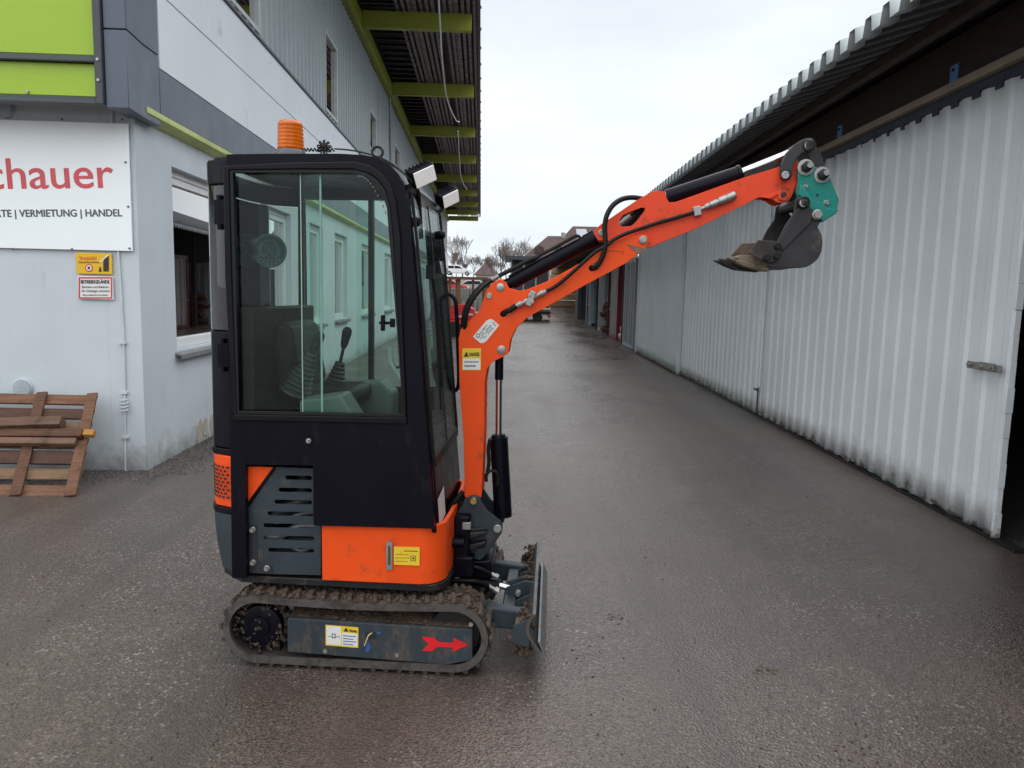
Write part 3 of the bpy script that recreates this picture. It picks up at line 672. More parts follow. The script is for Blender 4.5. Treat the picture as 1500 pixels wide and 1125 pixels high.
rbox(jt, LATD-.06, LATD-.048, 10.43, 10.455, .05, .42); rbox(jt, LATD-.062, LATD-.046, 10.44, 10.62, .37, .395)
obj('drop_bolt', jt, m_dark, d2)
jm = MB(); rbox(jm, LATD-.055, LATD-.035, 10.425, 10.46, .43, ztop); obj('meeting_strip', jm, m_door, d2, bev=.003)
j3 = MB(); rbox(j3, LATD-.10, LATD-.07, 21.6, 21.72, .02, ztop-.02); rbox(j3, LATD-.09, LATD-.004, 15.865, 15.875, .02, ztop-.02); objs('edge_strip', j3, m_door2, d3)
bm_ = MB(); rbox(bm_, LATD-.02, LATD+.05, AL0-.25, 22, .004, .03); obj('floor_track', bm_, m_dark, shed)
obj('door_rail', rbox(MB(), LATD-.07, LATD+.03, -4, 22.2, ztop+.09, ztop+.15), m_rail, shed, bev=.008)
dt = MB(); rbox(dt, LATD+.0, LATD+.06, -4, 22.2, ztop+.01, ztop+.085)
for k in range(60): rbox(dt, LATD-.01, LATD+.005, 5+k*.28, 5.1+k*.28, ztop-.03, ztop+.02)
obj('door_head', dt, M('blue_black_steel', (.03, .04, .055), .5, .3), shed)
zbt = side(AZR, LATD+.1, 1491, 0)[1]
obj('lintel_beam', rbox(MB(), LATD+.1, LATD+.25, -4, 22.3, ztop+.02, zbt), m_beam, shed, bev=.01)
for x, y0, y1 in ((1399, 95, 137), (1231, 184, 214), (1132, 243, 262)):
    a_, z1 = side(AZR, LATD+.09, x, y0); z0 = ztop+.155
    obj('strap', rbox(MB(), LATD+.085, LATD+.097, a_-.055, a_+.055, z0, z1), m_strap, shed)
    b2 = MB(); [b2.cyl(r3(LATD+.086, a_, z0+(z1-z0)*q), r3(LATD+.072, a_, z0+(z1-z0)*q), .012, seg=8) for q in (.25, .8)]
    objs('bolt', b2, m_dark, shed)
# roof: deep profiled sheet, eave over the lane, rising inwards
EV, ZE = 2.36, 3.50
sl_ = (zbt+.06-ZE)/(LATD+.1-EV)
rf = MB()
def roofp(lat_): return ZE+(lat_-EV)*sl_
st = []; p_ = .262; a = -4
while a < 60:
    st += [(a, 0), (a+.09*p_/.262*1.0, 0), (a+.115, .115), (a+.205, .115), (a+.235, 0)]; a += p_
vs = []; fs = []; m_ = len(st)
for nm_, mt_, lats, up in (('roof_sheet', m_roof_shaded, (EV+.11, 5.0, 14.0), 0), ('lit_eave_strip', m_roof_lit, (EV, EV+.13), .0045)):   # one sheet, sky light at the eave and shade inside put into the colours
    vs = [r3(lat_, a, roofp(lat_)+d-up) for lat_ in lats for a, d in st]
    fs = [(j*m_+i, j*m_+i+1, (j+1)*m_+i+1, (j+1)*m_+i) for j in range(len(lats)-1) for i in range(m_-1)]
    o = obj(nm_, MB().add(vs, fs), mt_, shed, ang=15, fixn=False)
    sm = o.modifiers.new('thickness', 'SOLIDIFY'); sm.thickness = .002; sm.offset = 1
ra = MB()
for k in range(22): ra.obox(r3(7.9, -2.5+k*2.6, roofp(7.9)-.13), (9.0, .12, .2), Matrix.Rotation(-math.atan(sl_), 3, 'Y'))
objs('rafter', ra, m_beam, shed, smooth=False)
pr = MB(); rbox(pr, 2.95, 3.03, -4, 60, roofp(2.95)-.09, roofp(2.95)-.004); obj('eave_purlin', pr, m_beam, shed, smooth=False)
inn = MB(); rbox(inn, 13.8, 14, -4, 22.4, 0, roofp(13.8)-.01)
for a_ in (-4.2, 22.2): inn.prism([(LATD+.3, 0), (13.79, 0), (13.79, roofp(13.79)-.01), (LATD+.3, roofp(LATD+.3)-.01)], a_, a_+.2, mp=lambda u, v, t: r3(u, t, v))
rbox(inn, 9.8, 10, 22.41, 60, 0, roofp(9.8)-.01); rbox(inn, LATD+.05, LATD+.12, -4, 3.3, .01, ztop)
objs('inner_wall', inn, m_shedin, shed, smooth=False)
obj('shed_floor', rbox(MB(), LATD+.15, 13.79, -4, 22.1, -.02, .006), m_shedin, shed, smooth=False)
pst = MB()
for a in (22.25, 26.5, 31, 36, 41): rbox(pst, LATD+.12, LATD+.28, a, a+.16, 0, roofp(LATD+.1)-.02)
objs('post', pst, m_beam, shed)
ib = MB(); rbox(ib, LATD+1.0, LATD+1.5, 5.6, 5.62, 1.0, 1.2)
# a board and a red crate dimly seen inside the open doorway
# ---------------------------------------------------------------- containers beyond the doors
def container(lat0, al0, al1, h, body, doorm, label, ends=True, length=6.0):
    t = thing('shipping_container', label, 'container', uR*((al0+al1)/2)+nR*lat0, R(-.7))
    w = al1-al0; hw = w/2
    b = MB(); b.box((.06, -hw+.03, .12), (length, hw-.03, h-.03))
    for s in (-1, 1):
        corrugated(b, .12, length, .28, .03, .14, h-.1, lambda a, d, z: (a, s*(hw-.02+d), z))
    obj('body', b, body, t, ang=15)
    f = MB()
    for y in (-hw, hw-.1): f.box((0, y, .02), (.13, y+.1, h))
    f.box((.0, -hw+.1, h-.12), (.13, hw-.1, h)); f.box((0, -hw+.1, .02), (.13, hw-.1, .14))
    obj('frame', f, body, t, bev=.008)
    for y0, y1 in ((-hw+.11, -.005), (.005, hw-.11)):
        d = obj('door_leaf', corrugated(MB(), y0, y1, .35, .025, .15, h-.13, lambda a, d_, z: (.05-d_, a, z)), doorm, t, ang=15)
        rods = MB()
        for q in (.3, .72):
            y = y0+(y1-y0)*q; rods.cyl((.0, y, .1), (.0, y, h-.06), .018, seg=8); rods.box((-.03, y-.05, 1.05), (-.02, y+.22, 1.11))
            for z in (.3, 1.6, h-.3): rods.box((-.02, y-.05, z), (.02, y+.05, z+.06))
        objs('lock_rod', rods, m_zinc, d)
    return t
m_cgrey = M('blue_grey_container', (.36, .40, .42), .5, 0, .08, 1.5, dirt=((.22, .2, .18), .12, 3))
m_cred = M('dark_red_container', (.22, .012, .018), .45, 0, .1, 1.5)
m_cpale = M('pale_pink_grey_door', (.52, .47, .46), .5, 0, .06, 1.5)
m_cblue = M('light_blue_container', (.33, .43, .48), .5, 0, .08, 1.5)
m_cdark = M('charcoal_container', (.06, .065, .075), .5, 0, .1, 1.5)
container(3.30, 22.75, 25.1, 2.75, m_cgrey, m_cgrey, 'blue grey container with locking bars directly after the last sliding door')
container(3.42, 27.75, 30.1, 2.75, m_cred, m_cpale, 'dark red container with pale doors in the shed row')
container(3.48, 33.0, 35.4, 2.6, m_cgrey, m_cgrey, 'grey container behind the red one')
container(3.50, 40.0, 42.4, 2.6, m_cblue, m_cblue, 'light blue container far down the shed row')
container(3.30, 46.0, 48.4, 2.7, m_cdark, m_cdark, 'charcoal container at the far end of the shed row')
sk = MB()
for dx, dy, z, r in ((0, 0, .16, .19), (.12, .05, .15, .16), (.05, .03, .42, .17), (.1, -.04, .68, .14)): sk.blob((dx, dy, z), r, (1, .9, .95), .14, 2)
o = obj('plastic_sack', sk, M('pinkish_white_plastic', (.62, .50, .48), .4, 0, .2, 5), ang=70); o.location = uR*27.3+nR*3.62; tag(o, 'pile of pinkish white plastic sacks beside the red container', 'sack')
lg = MB()
for k in range(14): lg.cyl((random.uniform(-.3, .0), random.uniform(-.25, .25), .1+k*.09), (.9, random.uniform(-.25, .25), .12+k*.09), random.uniform(.05, .09), seg=8)
o = obj('log_pile', lg, m_timber); o.location = uR*32.2+nR*3.55; tag(o, 'dark pile of logs between the red and grey containers', 'log pile')
# ---------------------------------------------------------------- far end of the yard
def at(px, py, Y): return hit(px, py, (0, 1, 0), (0, Y, 0))
def zat(py, Y, px=760): return at(px, py, Y).z
m_rooft = M('brown_roof_tiles', (.060, .034, .031), .8, 0, .25, 1.2, dirt=((.08, .05, .045), .2, 2))
m_housew = M('cream_house_wall', (.50, .46, .40), .85, 0, .06, .6)
m_darkw = M('charcoal_wall', (.05, .055, .065), .6, 0, .15, .6)
m_board = wood('pale_boards', ((.42, .28, .14), (.62, .45, .25)), (8, 1, 8))
m_conc = M('old_concrete', (.30, .29, .27), .9, 0, .2, 2, .2, 20)
m_rackw = wood('orange_brown_timber', ((.22, .10, .05), (.36, .20, .10)))
m_tyre = M('tyre_rubber', (.02, .02, .02), .8); m_carglass = M('dark_car_glass', (.02, .024, .028), .12, 0, .05, 2)
def hip_house(name, label, x0, x1, Y, depth, zeave, zridge, hip0, hip1, over=.5, sky_=None):
    a, b = at(x0, 428, Y).x, at(x1, 428, Y).x; cx = (a+b)/2; t = thing(name, label, 'house', (cx, Y+depth/2, 0)); h = (b-a)/2; d = depth/2
    obj('wall', MB().box((-h, -d, -.5), (h, d, zeave)), m_housew, t, smooth=False)
    o = over; lo = zeave-.25
    v = [(-h-o, -d-o, lo), (h+o, -d-o, lo), (h+o, d+o, lo), (-h-o, d+o, lo), (-h+hip0, 0, zridge), (h-hip1, 0, zridge)]
    r = obj('roof', MB().add(v, [(0, 1, 5, 4), (1, 2, 5), (2, 3, 4, 5), (3, 0, 4), (0, 3, 2, 1)]), m_rooft, t, smooth=False)
    for q in (.25, .5, .75):
        w = MB().box((-h+2*h*q-.5, -d-.05, zeave-1.9), (-h+2*h*q+.5, -d+.02, zeave-.6)); f = obj('window', w, m_frame, t)
        obj('pane', MB().box((-h+2*h*q-.42, -d-.07, zeave-1.82), (-h+2*h*q+.42, -d-.051, zeave-.68)), m_carglass, f)
    return t, r, h, d
t, r, h, d = hip_house('farm_house', 'large house with brown hipped roof and pale skylight behind the boom', 796, 935, 78, 11, zat(382, 78), zat(329, 83), 3.2, 1.5)
def on_roof(h, d, x, k, ze, zr): return (x, -(d+.5)*(1-k), (ze-.25)+(zr-ze+.25)*k)
ze, zr = zat(382, 78), zat(330, 83); P0 = [on_roof(h, d, x, k, ze, zr) for x, k in ((-h+3.6, .6), (-h+4.9, .6), (-h+4.6, .93), (-h+3.5, .93))]
sl = MB().add([(x, y-.05, z+.06) for x, y, z in P0]+[(x, y+.2, z-.1) for x, y, z in P0], [(0, 1, 2, 3), (0, 4, 5, 1), (1, 5, 6, 2), (2, 6, 7, 3), (3, 7, 4, 0)])
obj('skylight', sl, M('pale_skylight', (.30, .32, .34), .25), r)
t, r, h, d = hip_house('brick_house', 'lower house with long brown hipped roof left of the tall roof', 764, 832, 74, 9, zat(380, 74), zat(344, 78), 2.6, .2)
dm = MB(); ze, zr = zat(380, 74), zat(344, 78)
for x in (-.6, 1.4):
    p = on_roof(h, d, x, .35, ze, zr); dm.prism([(x-.45, p[2]-.1), (x+.45, p[2]-.1), (x+.45, p[2]+.45), (x, p[2]+.7), (x-.45, p[2]+.45)], p[1]-.3, p[1]+1.6)
objs('dormer', dm, m_rooft, r)
cxh = MB().box((1.7, -.3, zr-.6), (2.1, .1, zr+.35)); obj('chimney', cxh, m_conc, r)
a, b = at(748, 428, 58).x, at(803, 428, 58).x
t = thing('site_office', 'low charcoal flat roofed building with posts behind the boom cylinder', 'building', ((a+b)/2, 60, 0)); h = (b-a)/2
zt = zat(381, 58)
obj('wall', MB().box((-h, -1.4, 0), (h, 3, zt)), m_darkw, t)
obj('roof', MB().box((-h-.5, -2.2, zt+.01), (h+.4, 3.4, zt+.3)), m_anthd, t)
for q in (-.55, 0, .55): obj('window', MB().box((q*h-.35, -1.45, 1.0), (q*h+.35, -1.38, 2.2)), m_carglass, t)
for q in (-1, -.33, .33, 1): obj('post', MB().box((q*h-.06, -2.0, 0), (q*h+.06, -1.88, zt)), m_conc, t)
def stack(name, label, x0, x1, Y, ztop_, nl, mat=m_board):
    a, b = at(x0, 428, Y).x, at(x1, 428, Y).x; gz = ground_z(Y); t = thing(name, label, 'timber stack', ((a+b)/2, Y+1, gz)); h = (b-a)/2; dz = (ztop_-gz)/nl
    for k in range(nl):
        for j in range(3):
            obj('board_bundle', MB().box((-h+random.uniform(0, .15), -1+j*.7, k*dz+.03), (h-random.uniform(0, .15), -1+j*.7+.62, (k+1)*dz-.03)), mat, t)
    return t
stack('timber_stack', 'tall stack of pale yellow boards below the boom by the houses', 806, 852, 56, zat(381, 56), 7)
stack('timber_stack', 'low stack of pale boards at the far end of the lane', 848, 873, 76, zat(412, 76), 4)
# flatbed trailer beneath the boom
Y = 43; a, b = at(735, 428, Y).x, at(807, 428, Y).x
t = thing('flatbed_trailer', 'low flatbed trailer with orange lashed load, under the orange boom', 'trailer', ((a+b)/2, Y+1.2, 0)); h = (b-a)/2
obj('deck', MB().box((-h, -1.2, .45), (h, 1.2, .6)), m_dark, t); 
for k in range(5): obj('load_board', MB().box((-h+.1, -1.15, .61+k*.11), (h-random.uniform(.0, .08), 1.1, .70+k*.11)), (m_rackw, m_decal, m_timber, m_orange, m_board)[k], t)
for x in (-h*.5, -h*.1, h*.5):
    for y in (-1.05, 1.05): obj('wheel', MB().cyl((x, y-.1, .26), (x, y+.1, .26), .26, seg=18), m_tyre, t)
obj('tail_bar', MB().box((h-.06, -1.2, .25), (h+.02, 1.2, .40)), m_orange, t)
# red implement with striped guard
Y = 28; a, b = at(655, 428, Y).x, at(699, 428, Y).x
t = thing('red_trailer', 'small red machine trailer with white stripes left of the boom', 'trailer', ((a+b)/2, Y+.5, 0)); h = (b-a)/2
obj('chassis', MB().box((-h, -.6, .42), (h, .6, .58)), m_red, t, bev=.02)
obj('body', MB().prism([(-h*.9, .6), (h, .6), (h*.8, 1.0), (h*.1, 1.18), (-h*.7, 1.12)], -.5, .5), m_redprint, t, bev=.02)
st = MB()
for k in range(3): st.box((-h*.2+k*.3, -.62, .70+k*.08), (h*.3+k*.25, -.6, .76+k*.08))
objs('stripe', st, m_decal, t)
obj('wheel', MB().cyl((-h*.45, -.7, .27), (-h*.45, -.5, .27), .27, seg=20), m_tyre, t); obj('wheel', MB().cyl((-h*.45, .5, .27), (-h*.45, .7, .27), .27, seg=20), m_tyre, t)
obj('drawbar', MB().tube([(h, 0, .5), (h+.9, 0, .45)], .05, 8, 1), m_dark, t); obj('support_leg', MB().cyl((h+.7, 0, 0), (h+.7, 0, .45), .03, seg=8), m_dark, t)
# timber rack with posts
Y = 31; x0, x1 = at(652, 428, Y).x, at(714, 428, Y).x; zt = zat(410, Y)
t = thing('timber_rack', 'open rack of orange brown posts and rails behind the red trailer', 'rack', ((x0+x1)/2, Y, 0))
for x, y in ((659, 0), (672.5, 0), (711, 0), (665, 1.4), (690, 1.4), (706, 1.4)):
    X = at(x, 428, Y).x-(x0+x1)/2; obj('post', MB().box((X-.05, y, 0), (X+.05, y+.1, zt-.02)), m_rackw, t)
for y in (-.15, 1.25): obj('rail', MB().box((-(x1-x0)/2, y, zt-.019), ((x1-x0)/2, y+.14, zt+.07)), m_rackw, t)
# concrete block wall
Y = 40; x0, x1 = at(640, 428, Y).x, at(735, 428, Y).x; zt = zat(424, Y)
t = thing('block_wall', 'grey wall of big concrete blocks behind the timber rack', 'wall', ((x0+x1)/2, Y, 0)); n = 4; w = (x1-x0)/n
for r_ in range(3):
    for k in range(n+1):
        xa = max(0, (k-.5*(r_ % 2))*w); xb = min(x1-x0, (k+1-.5*(r_ % 2))*w)
        if xb-xa > .1: obj('block', MB().box((xa-(x1-x0)/2+.01, random.uniform(-.03, 0), r_*zt/3+.005), (xb-(x1-x0)/2-.01, .8, (r_+1)*zt/3-.005)), m_conc, t, bev=.03)
# parked cars on the bank
def car(label, px, Y, z, paint, length=4.1, rz=0, dark=False):
    p = at(px, 428, Y); t = thing('parked_car', label, 'car', (p.x, Y, z), rz, 'cars parked on the bank beyond the yard'); L_ = length/2
    prof = [(-L_, .35), (-L_, .75), (-L_+.1, .95), (-L_+.35, 1.38), (-L_+.7, 1.5), (.1, 1.48), (.95, 1.0), (L_-.2, .82), (L_, .6), (L_, .33)]
    obj('body', MB().prism(prof, -.8, .8), paint, t, bev=.06)
    obj('window', MB().prism([(-L_+.5, 1.0), (-L_+.62, 1.36), (-.6, 1.38), (-.6, 1.0)], -.815, .815), m_carglass, t); obj('window', MB().prism([(-.5, 1.0), (-.5, 1.38), (.05, 1.36), (.7, 1.0)], -.815, .815), m_carglass, t)
    for x in (-L_+.75, L_-.75):
        for y in (-.72, .72):
            w = obj('wheel', MB().cyl((x, y-.1, .31), (x, y+.1, .31), .31, seg=18), m_tyre, t); obj('rim', MB().cyl((x, y+.11*(1 if y > 0 else -1), .31), (x, y, .31), .19, seg=12), m_zinc, w)
    obj('headlight', MB().box((L_-.12, -.75, .62), (L_+.005, -.45, .75)), m_lampglass, t); obj('headlight', MB().box((L_-.12, .45, .62), (L_+.005, .75, .75)), m_lampglass, t)
    return t
car('white hatchback parked highest on the bank, nearest the office building end', 671, 112, zat(403.5, 112, 671), M('white_car_paint', (.72, .73, .74), .25))
car('red car low on the bank behind the timber rack', 661, 92, zat(427, 92, 661)-.1, M('faded_red_car_paint', (.42, .05, .06), .3))
car('silver car low on the bank between the red and the black car', 686, 94, zat(427, 94, 686)-.1, M('silver_car_paint', (.4, .41, .42), .3, .4), rz=math.pi)
car('black car low on the bank, rightmost of the parked row', 705, 95, zat(427, 95, 705)-.1, M('black_car_paint', (.02, .02, .025), .25))
t, r, h, d = hip_house('village_house', 'small distant house with brown roof among bare trees', 697, 727, 150, 9, zat(402, 150), zat(386, 154), 1.5, 1.5)
# bare winter trees
def tree(label, px, ytop, Y, seed, spread=.55):
    rn = random.Random(seed); p = at(px, 428, Y); zb_ = hill_z(p.x, Y)-.1 if Y < 500 else 0; Ht = zat(ytop, Y, px)-zb_
    t = thing('bare_tree', label, 'tree', (p.x, Y, zb_), 0, 'bare trees on the skyline'); tr = MB(); cr_ = MB(); ntw = [0]
    def grow(a, d, L_, r, lv):
        b = a + d*L_; (tr if lv < 3 else cr_).cyl(a, b, r, r*.68, seg=6 if lv < 2 else (4 if lv < 4 else 3), cap=False)
        if lv >= 6: return
        for k in range(3 if lv < 4 else 2):
            v = Vector((rn.uniform(-1, 1), rn.uniform(-1, 1), rn.uniform(-.25, .9)))
            nd = (d*.9+v*spread*(1.25 if lv < 2 else 1.05)).normalized(); st_ = a.lerp(b, rn.uniform(.55, 1.0)) if k else b
            grow(st_, nd, L_*rn.uniform(.70, .90), max(r*.62, .02), lv+1)
    grow(Vector((0, 0, 0)), Vector((rn.uniform(-.06, .06), 0, 1)), Ht*.24, Ht*.018, 0)
    zm = max(v[2] for v in cr_.v); k = Ht/zm
    for m_ in (tr, cr_): m_.v = [(x*k, y*k, z*k) for x, y, z in m_.v]
    obj('trunk', tr, m_bark, t, fixn=False); obj('crown', cr_, m_twig, t, fixn=False)
for i, (px, yt, Y, lab) in enumerate(((677, 342, 128, 'tall bare tree above the white car'), (662, 366, 138, 'bare tree half hidden behind the office building end'), (693, 372, 140, 'small bare tree right of the tallest left one'),
        (707, 376, 135, 'low bare tree in the gap before the distant house'), (733, 352, 132, 'broad bare tree right of the distant house'), (750, 345, 128, 'tallest bare tree beside the brown roofs'),
        (766, 352, 136, 'bare tree rising behind the lower brown roof'), (668, 374, 160, 'small bare tree low behind the white car'), (684, 380, 165, 'tiny bare tree beside the tallest left one'), (715, 381, 165, 'tiny bare tree left of the distant house'), (728, 380, 160, 'small bare tree right of the distant house'), (722, 372, 142, 'thin bare tree behind the distant house'), (741, 362, 122, 'bushy bare tree in front of the tallest one'))):
    tree(lab, px, yt, Y, 20+i)
# ================================================================ the mini excavator
ex = thing('mini_excavator', 'orange and black mini excavator with closed cab standing on the asphalt', 'excavator', EO, YAW)
def Z6(x, y): return (860+x/3.75, 180+y/3.75)             # enlargements of the photo back to photo pixels
def Z5(x, y): return (640+x/4.6875, 330+y/4.6875)
def ZB(x, y): return (1040+x/4.69, 180+y/4.69)
def ZS(x, y): return (620+x/3.514, 640+y/3.514)
def ZL(x, y): return (290+x/3.5146, 540+y/3.5146)
def ZT(x, y): return (300+x/2.778, 820+y/2.778)
def P3(px, py, c): x, z = E(px, py, c); return Vector((x, c, z))
def pin(name, px, py, c, r, mat, parent, L_=.02, hexd=True, head=.6):
    p = P3(px, py, c); m_ = MB().lathe(p+Vector((0, .004, 0)), (0, -1, 0), [(0, r), (L_*.8, r), (L_, r*.85)], 18)
    if hexd: m_.cyl(p+Vector((0, -L_+.001, 0)), p+Vector((0, -L_-.008, 0)), r*head, seg=6)
    return obj(name, m_, mat, parent, ang=30)
def decal(name, quad, c, mat, parent, th=.0012):
    return obj(name, MB().prism(Es(quad, c), c, c-th), mat, parent, smooth=False)
def dtext(body, p0, p1, hpx, c, mat, parent, bold=0):
    a = P3(*p0, c); b = P3(*p1, c); h = (P3(p0[0], p0[1]-hpx, c)-a).length; d = (b-a)
    return text('lettering', body, h/.70, mat, parent, frame4(a+Vector((0, -.0022, 0)), d, (-d.z, 0, d.x)), width=d.length, heavy=bold)

# ---- tracks -----------------------------------------------------
RT, XR, XF, ZC = .1435, -.388, .466, .1715                   # belt centre-line radius, sprocket x, idler x, height of both
def belt_path(n):
    straight = XF-XR; per = 2*straight+2*math.pi*RT; out = []
    for k in range(n):
        s = per*k/n
        if s < straight: p, a = (XR+s, ZC+RT), 90
        elif s < straight+math.pi*RT: a = 90-math.degrees((s-straight)/RT); p = (XF+RT*math.cos(R(a)), ZC+RT*math.sin(R(a)))
        elif s < 2*straight+math.pi*RT: p, a = (XF-(s-straight-math.pi*RT), ZC-RT), -90
        else: a = -90-math.degrees((s-2*straight-math.pi*RT)/RT); p = (XR+RT*math.cos(R(a)), ZC+RT*math.sin(R(a)))
        sag = -.012*math.sin(math.pi*(p[0]-XR)/straight) if a == 90 else 0
        out.append(((p[0], p[1]+sag), R(a)))
    return out
def make_track(y0, y1):
    pth = belt_path(120); vs = []; fs = []; n = len(pth)
    for (x, z), a in pth:
        for r_, y in ((-.012, y0+.012), (.008, y0), (.012, y0+.012), (.012, y1-.012), (.008, y1), (-.012, y1-.012)):
            vs.append((x+r_*math.cos(a), y, z+r_*math.sin(a)))
    for i in range(n):
        for k in range(6): j = (i+1) % n; fs.append((i*6+k, i*6+(k+1) % 6, j*6+(k+1) % 6, j*6+k))
    belt = obj('track', MB().add(vs, fs), m_track, ex, ang=50)
    rim = MB(); vs = []; fs = []
    for (x, z), a in pth:
        for r_, y in ((-.021, y0-.004), (.008, y0-.004), (.008, y0+.011), (-.021, y0+.011)): vs.append((x+r_*math.cos(a), y, z+r_*math.sin(a)))
    for i in range(n):
        for k in range(4): j = (i+1) % n; fs.append((i*4+k, i*4+(k+1) % 4, j*4+(k+1) % 4, j*4+k))
    obj('belt_edge', rim.add(vs, fs), m_belt, belt, ang=50)
    w = y1-y0; lug = MB()
    def bar(ya, yb, xa, xb):                                # chevron half: base wider than crown
        v = []
        for (hz, k) in ((0, 1.0), (.017, .62)):
            for xx, yy, s in ((xa, ya, -1), (xa, ya, 1), (xb, yb, 1), (xb, yb, -1)): v.append((hz, yy*(.98 if hz else 1), xx+s*.0135*k))
        lug.add(v, [(0, 1, 2, 3), (7, 6, 5, 4), (0, 4, 5, 1), (1, 5, 6, 2), (2, 6, 7, 3), (3, 7, 4, 0)])
    bar(-w/2+.004, -.004, -.007, .010); bar(.004, w/2-.004, -.008, .012)
    lug.obox((.006, -w*.2, .019), (.010, .05, .012)); lug.obox((.006, w*.25, -.019), (.010, .06, .012))
    m0 = None
    for k, ((x, z), a) in enumerate(belt_path(46)):
        if m0 is None: o = obj('track_lug', lug, m_track, belt, bev=.002, ang=30); m0 = o
        else:
            o = m0.copy(); COL.objects.link(o); o.parent = belt
        o.location = (x+.011*math.cos(a), (y0+y1)/2, z+.011*math.sin(a)); o.rotation_euler = (0, -a, random.uniform(-.03, .03))
    gd = MB()
    for (x, z), a in belt_path(46):
        gd.obox((x-.030*math.cos(a), (y0+y1)/2, z-.030*math.sin(a)), (.035, .045, .022), Matrix.Rotation(-a, 3, 'Y'))
    o = obj('drive_link', gd, m_dark, belt, smooth=False); o['kind'] = 'stuff'
    md = MB(); rn = random.Random(int(y0*100))
    for k in range(420):
        x = rn.uniform(XR-.02, XF+.10); y = rn.uniform(y0+.01, y1-.01); dz = ZC+RT+.010-.010*math.sin(math.pi*min(1, max(0, (x-XR)/(XF-XR))))
        if x > XF: dz = ZC+math.sqrt(max(0, (RT+.012)**2-(x-XF)**2))
        md.blob((x, y, dz+rn.uniform(-.002, .008)), rn.choice((.006, .009, .013)), (1.2, 1.2, .7), .35)
    o = obj('mud', md, m_mud, belt, smooth=False, fixn=False); o['kind'] = 'stuff'
    return belt
YN0, YN1 = -.46, -.265
make_track(YN0, YN1); make_track(-YN1, -YN0)
def sprocket(yc, s):
    t = []
    for k in range(18):
        a = 2*math.pi*k/18; t += [(XR+0.106*math.cos(a-.10), ZC+0.106*math.sin(a-.10)), (XR+.127*math.cos(a-.055), ZC+.127*math.sin(a-.055)), (XR+.127*math.cos(a+.055), ZC+.127*math.sin(a+.055)), (XR+0.106*math.cos(a+.10), ZC+0.106*math.sin(a+.10))]
    sp = obj('sprocket', MB().prism(t, yc-.02, yc+.02, [arc(XR, ZC, .08, 0, 350, 35)]), m_track, ex, bev=.003)
    obj('drive_motor', MB().lathe((XR, yc+.06*s, ZC), (0, -s, 0), [(0, .096), (.10, .096), (.112, .090), (.118, .075), (.118, .046), (.125, .042), (.128, .028)], 32), m_black, sp)
    h = MB()
    for k in range(80):
        a = random.uniform(0, 6.28); rr = random.uniform(.070, .118) if k < 72 else random.uniform(0, .04)
        h.blob((XR+rr*math.cos(a), yc-s*(.055 if k < 72 else .07), ZC+rr*math.sin(a)), random.uniform(.003, .009), (1, .6, 1), .35)
    o = obj('mud', h, m_track, sp, smooth=False, fixn=False); o['kind'] = 'stuff'
sprocket(-.37, 1); sprocket(.37, -1)
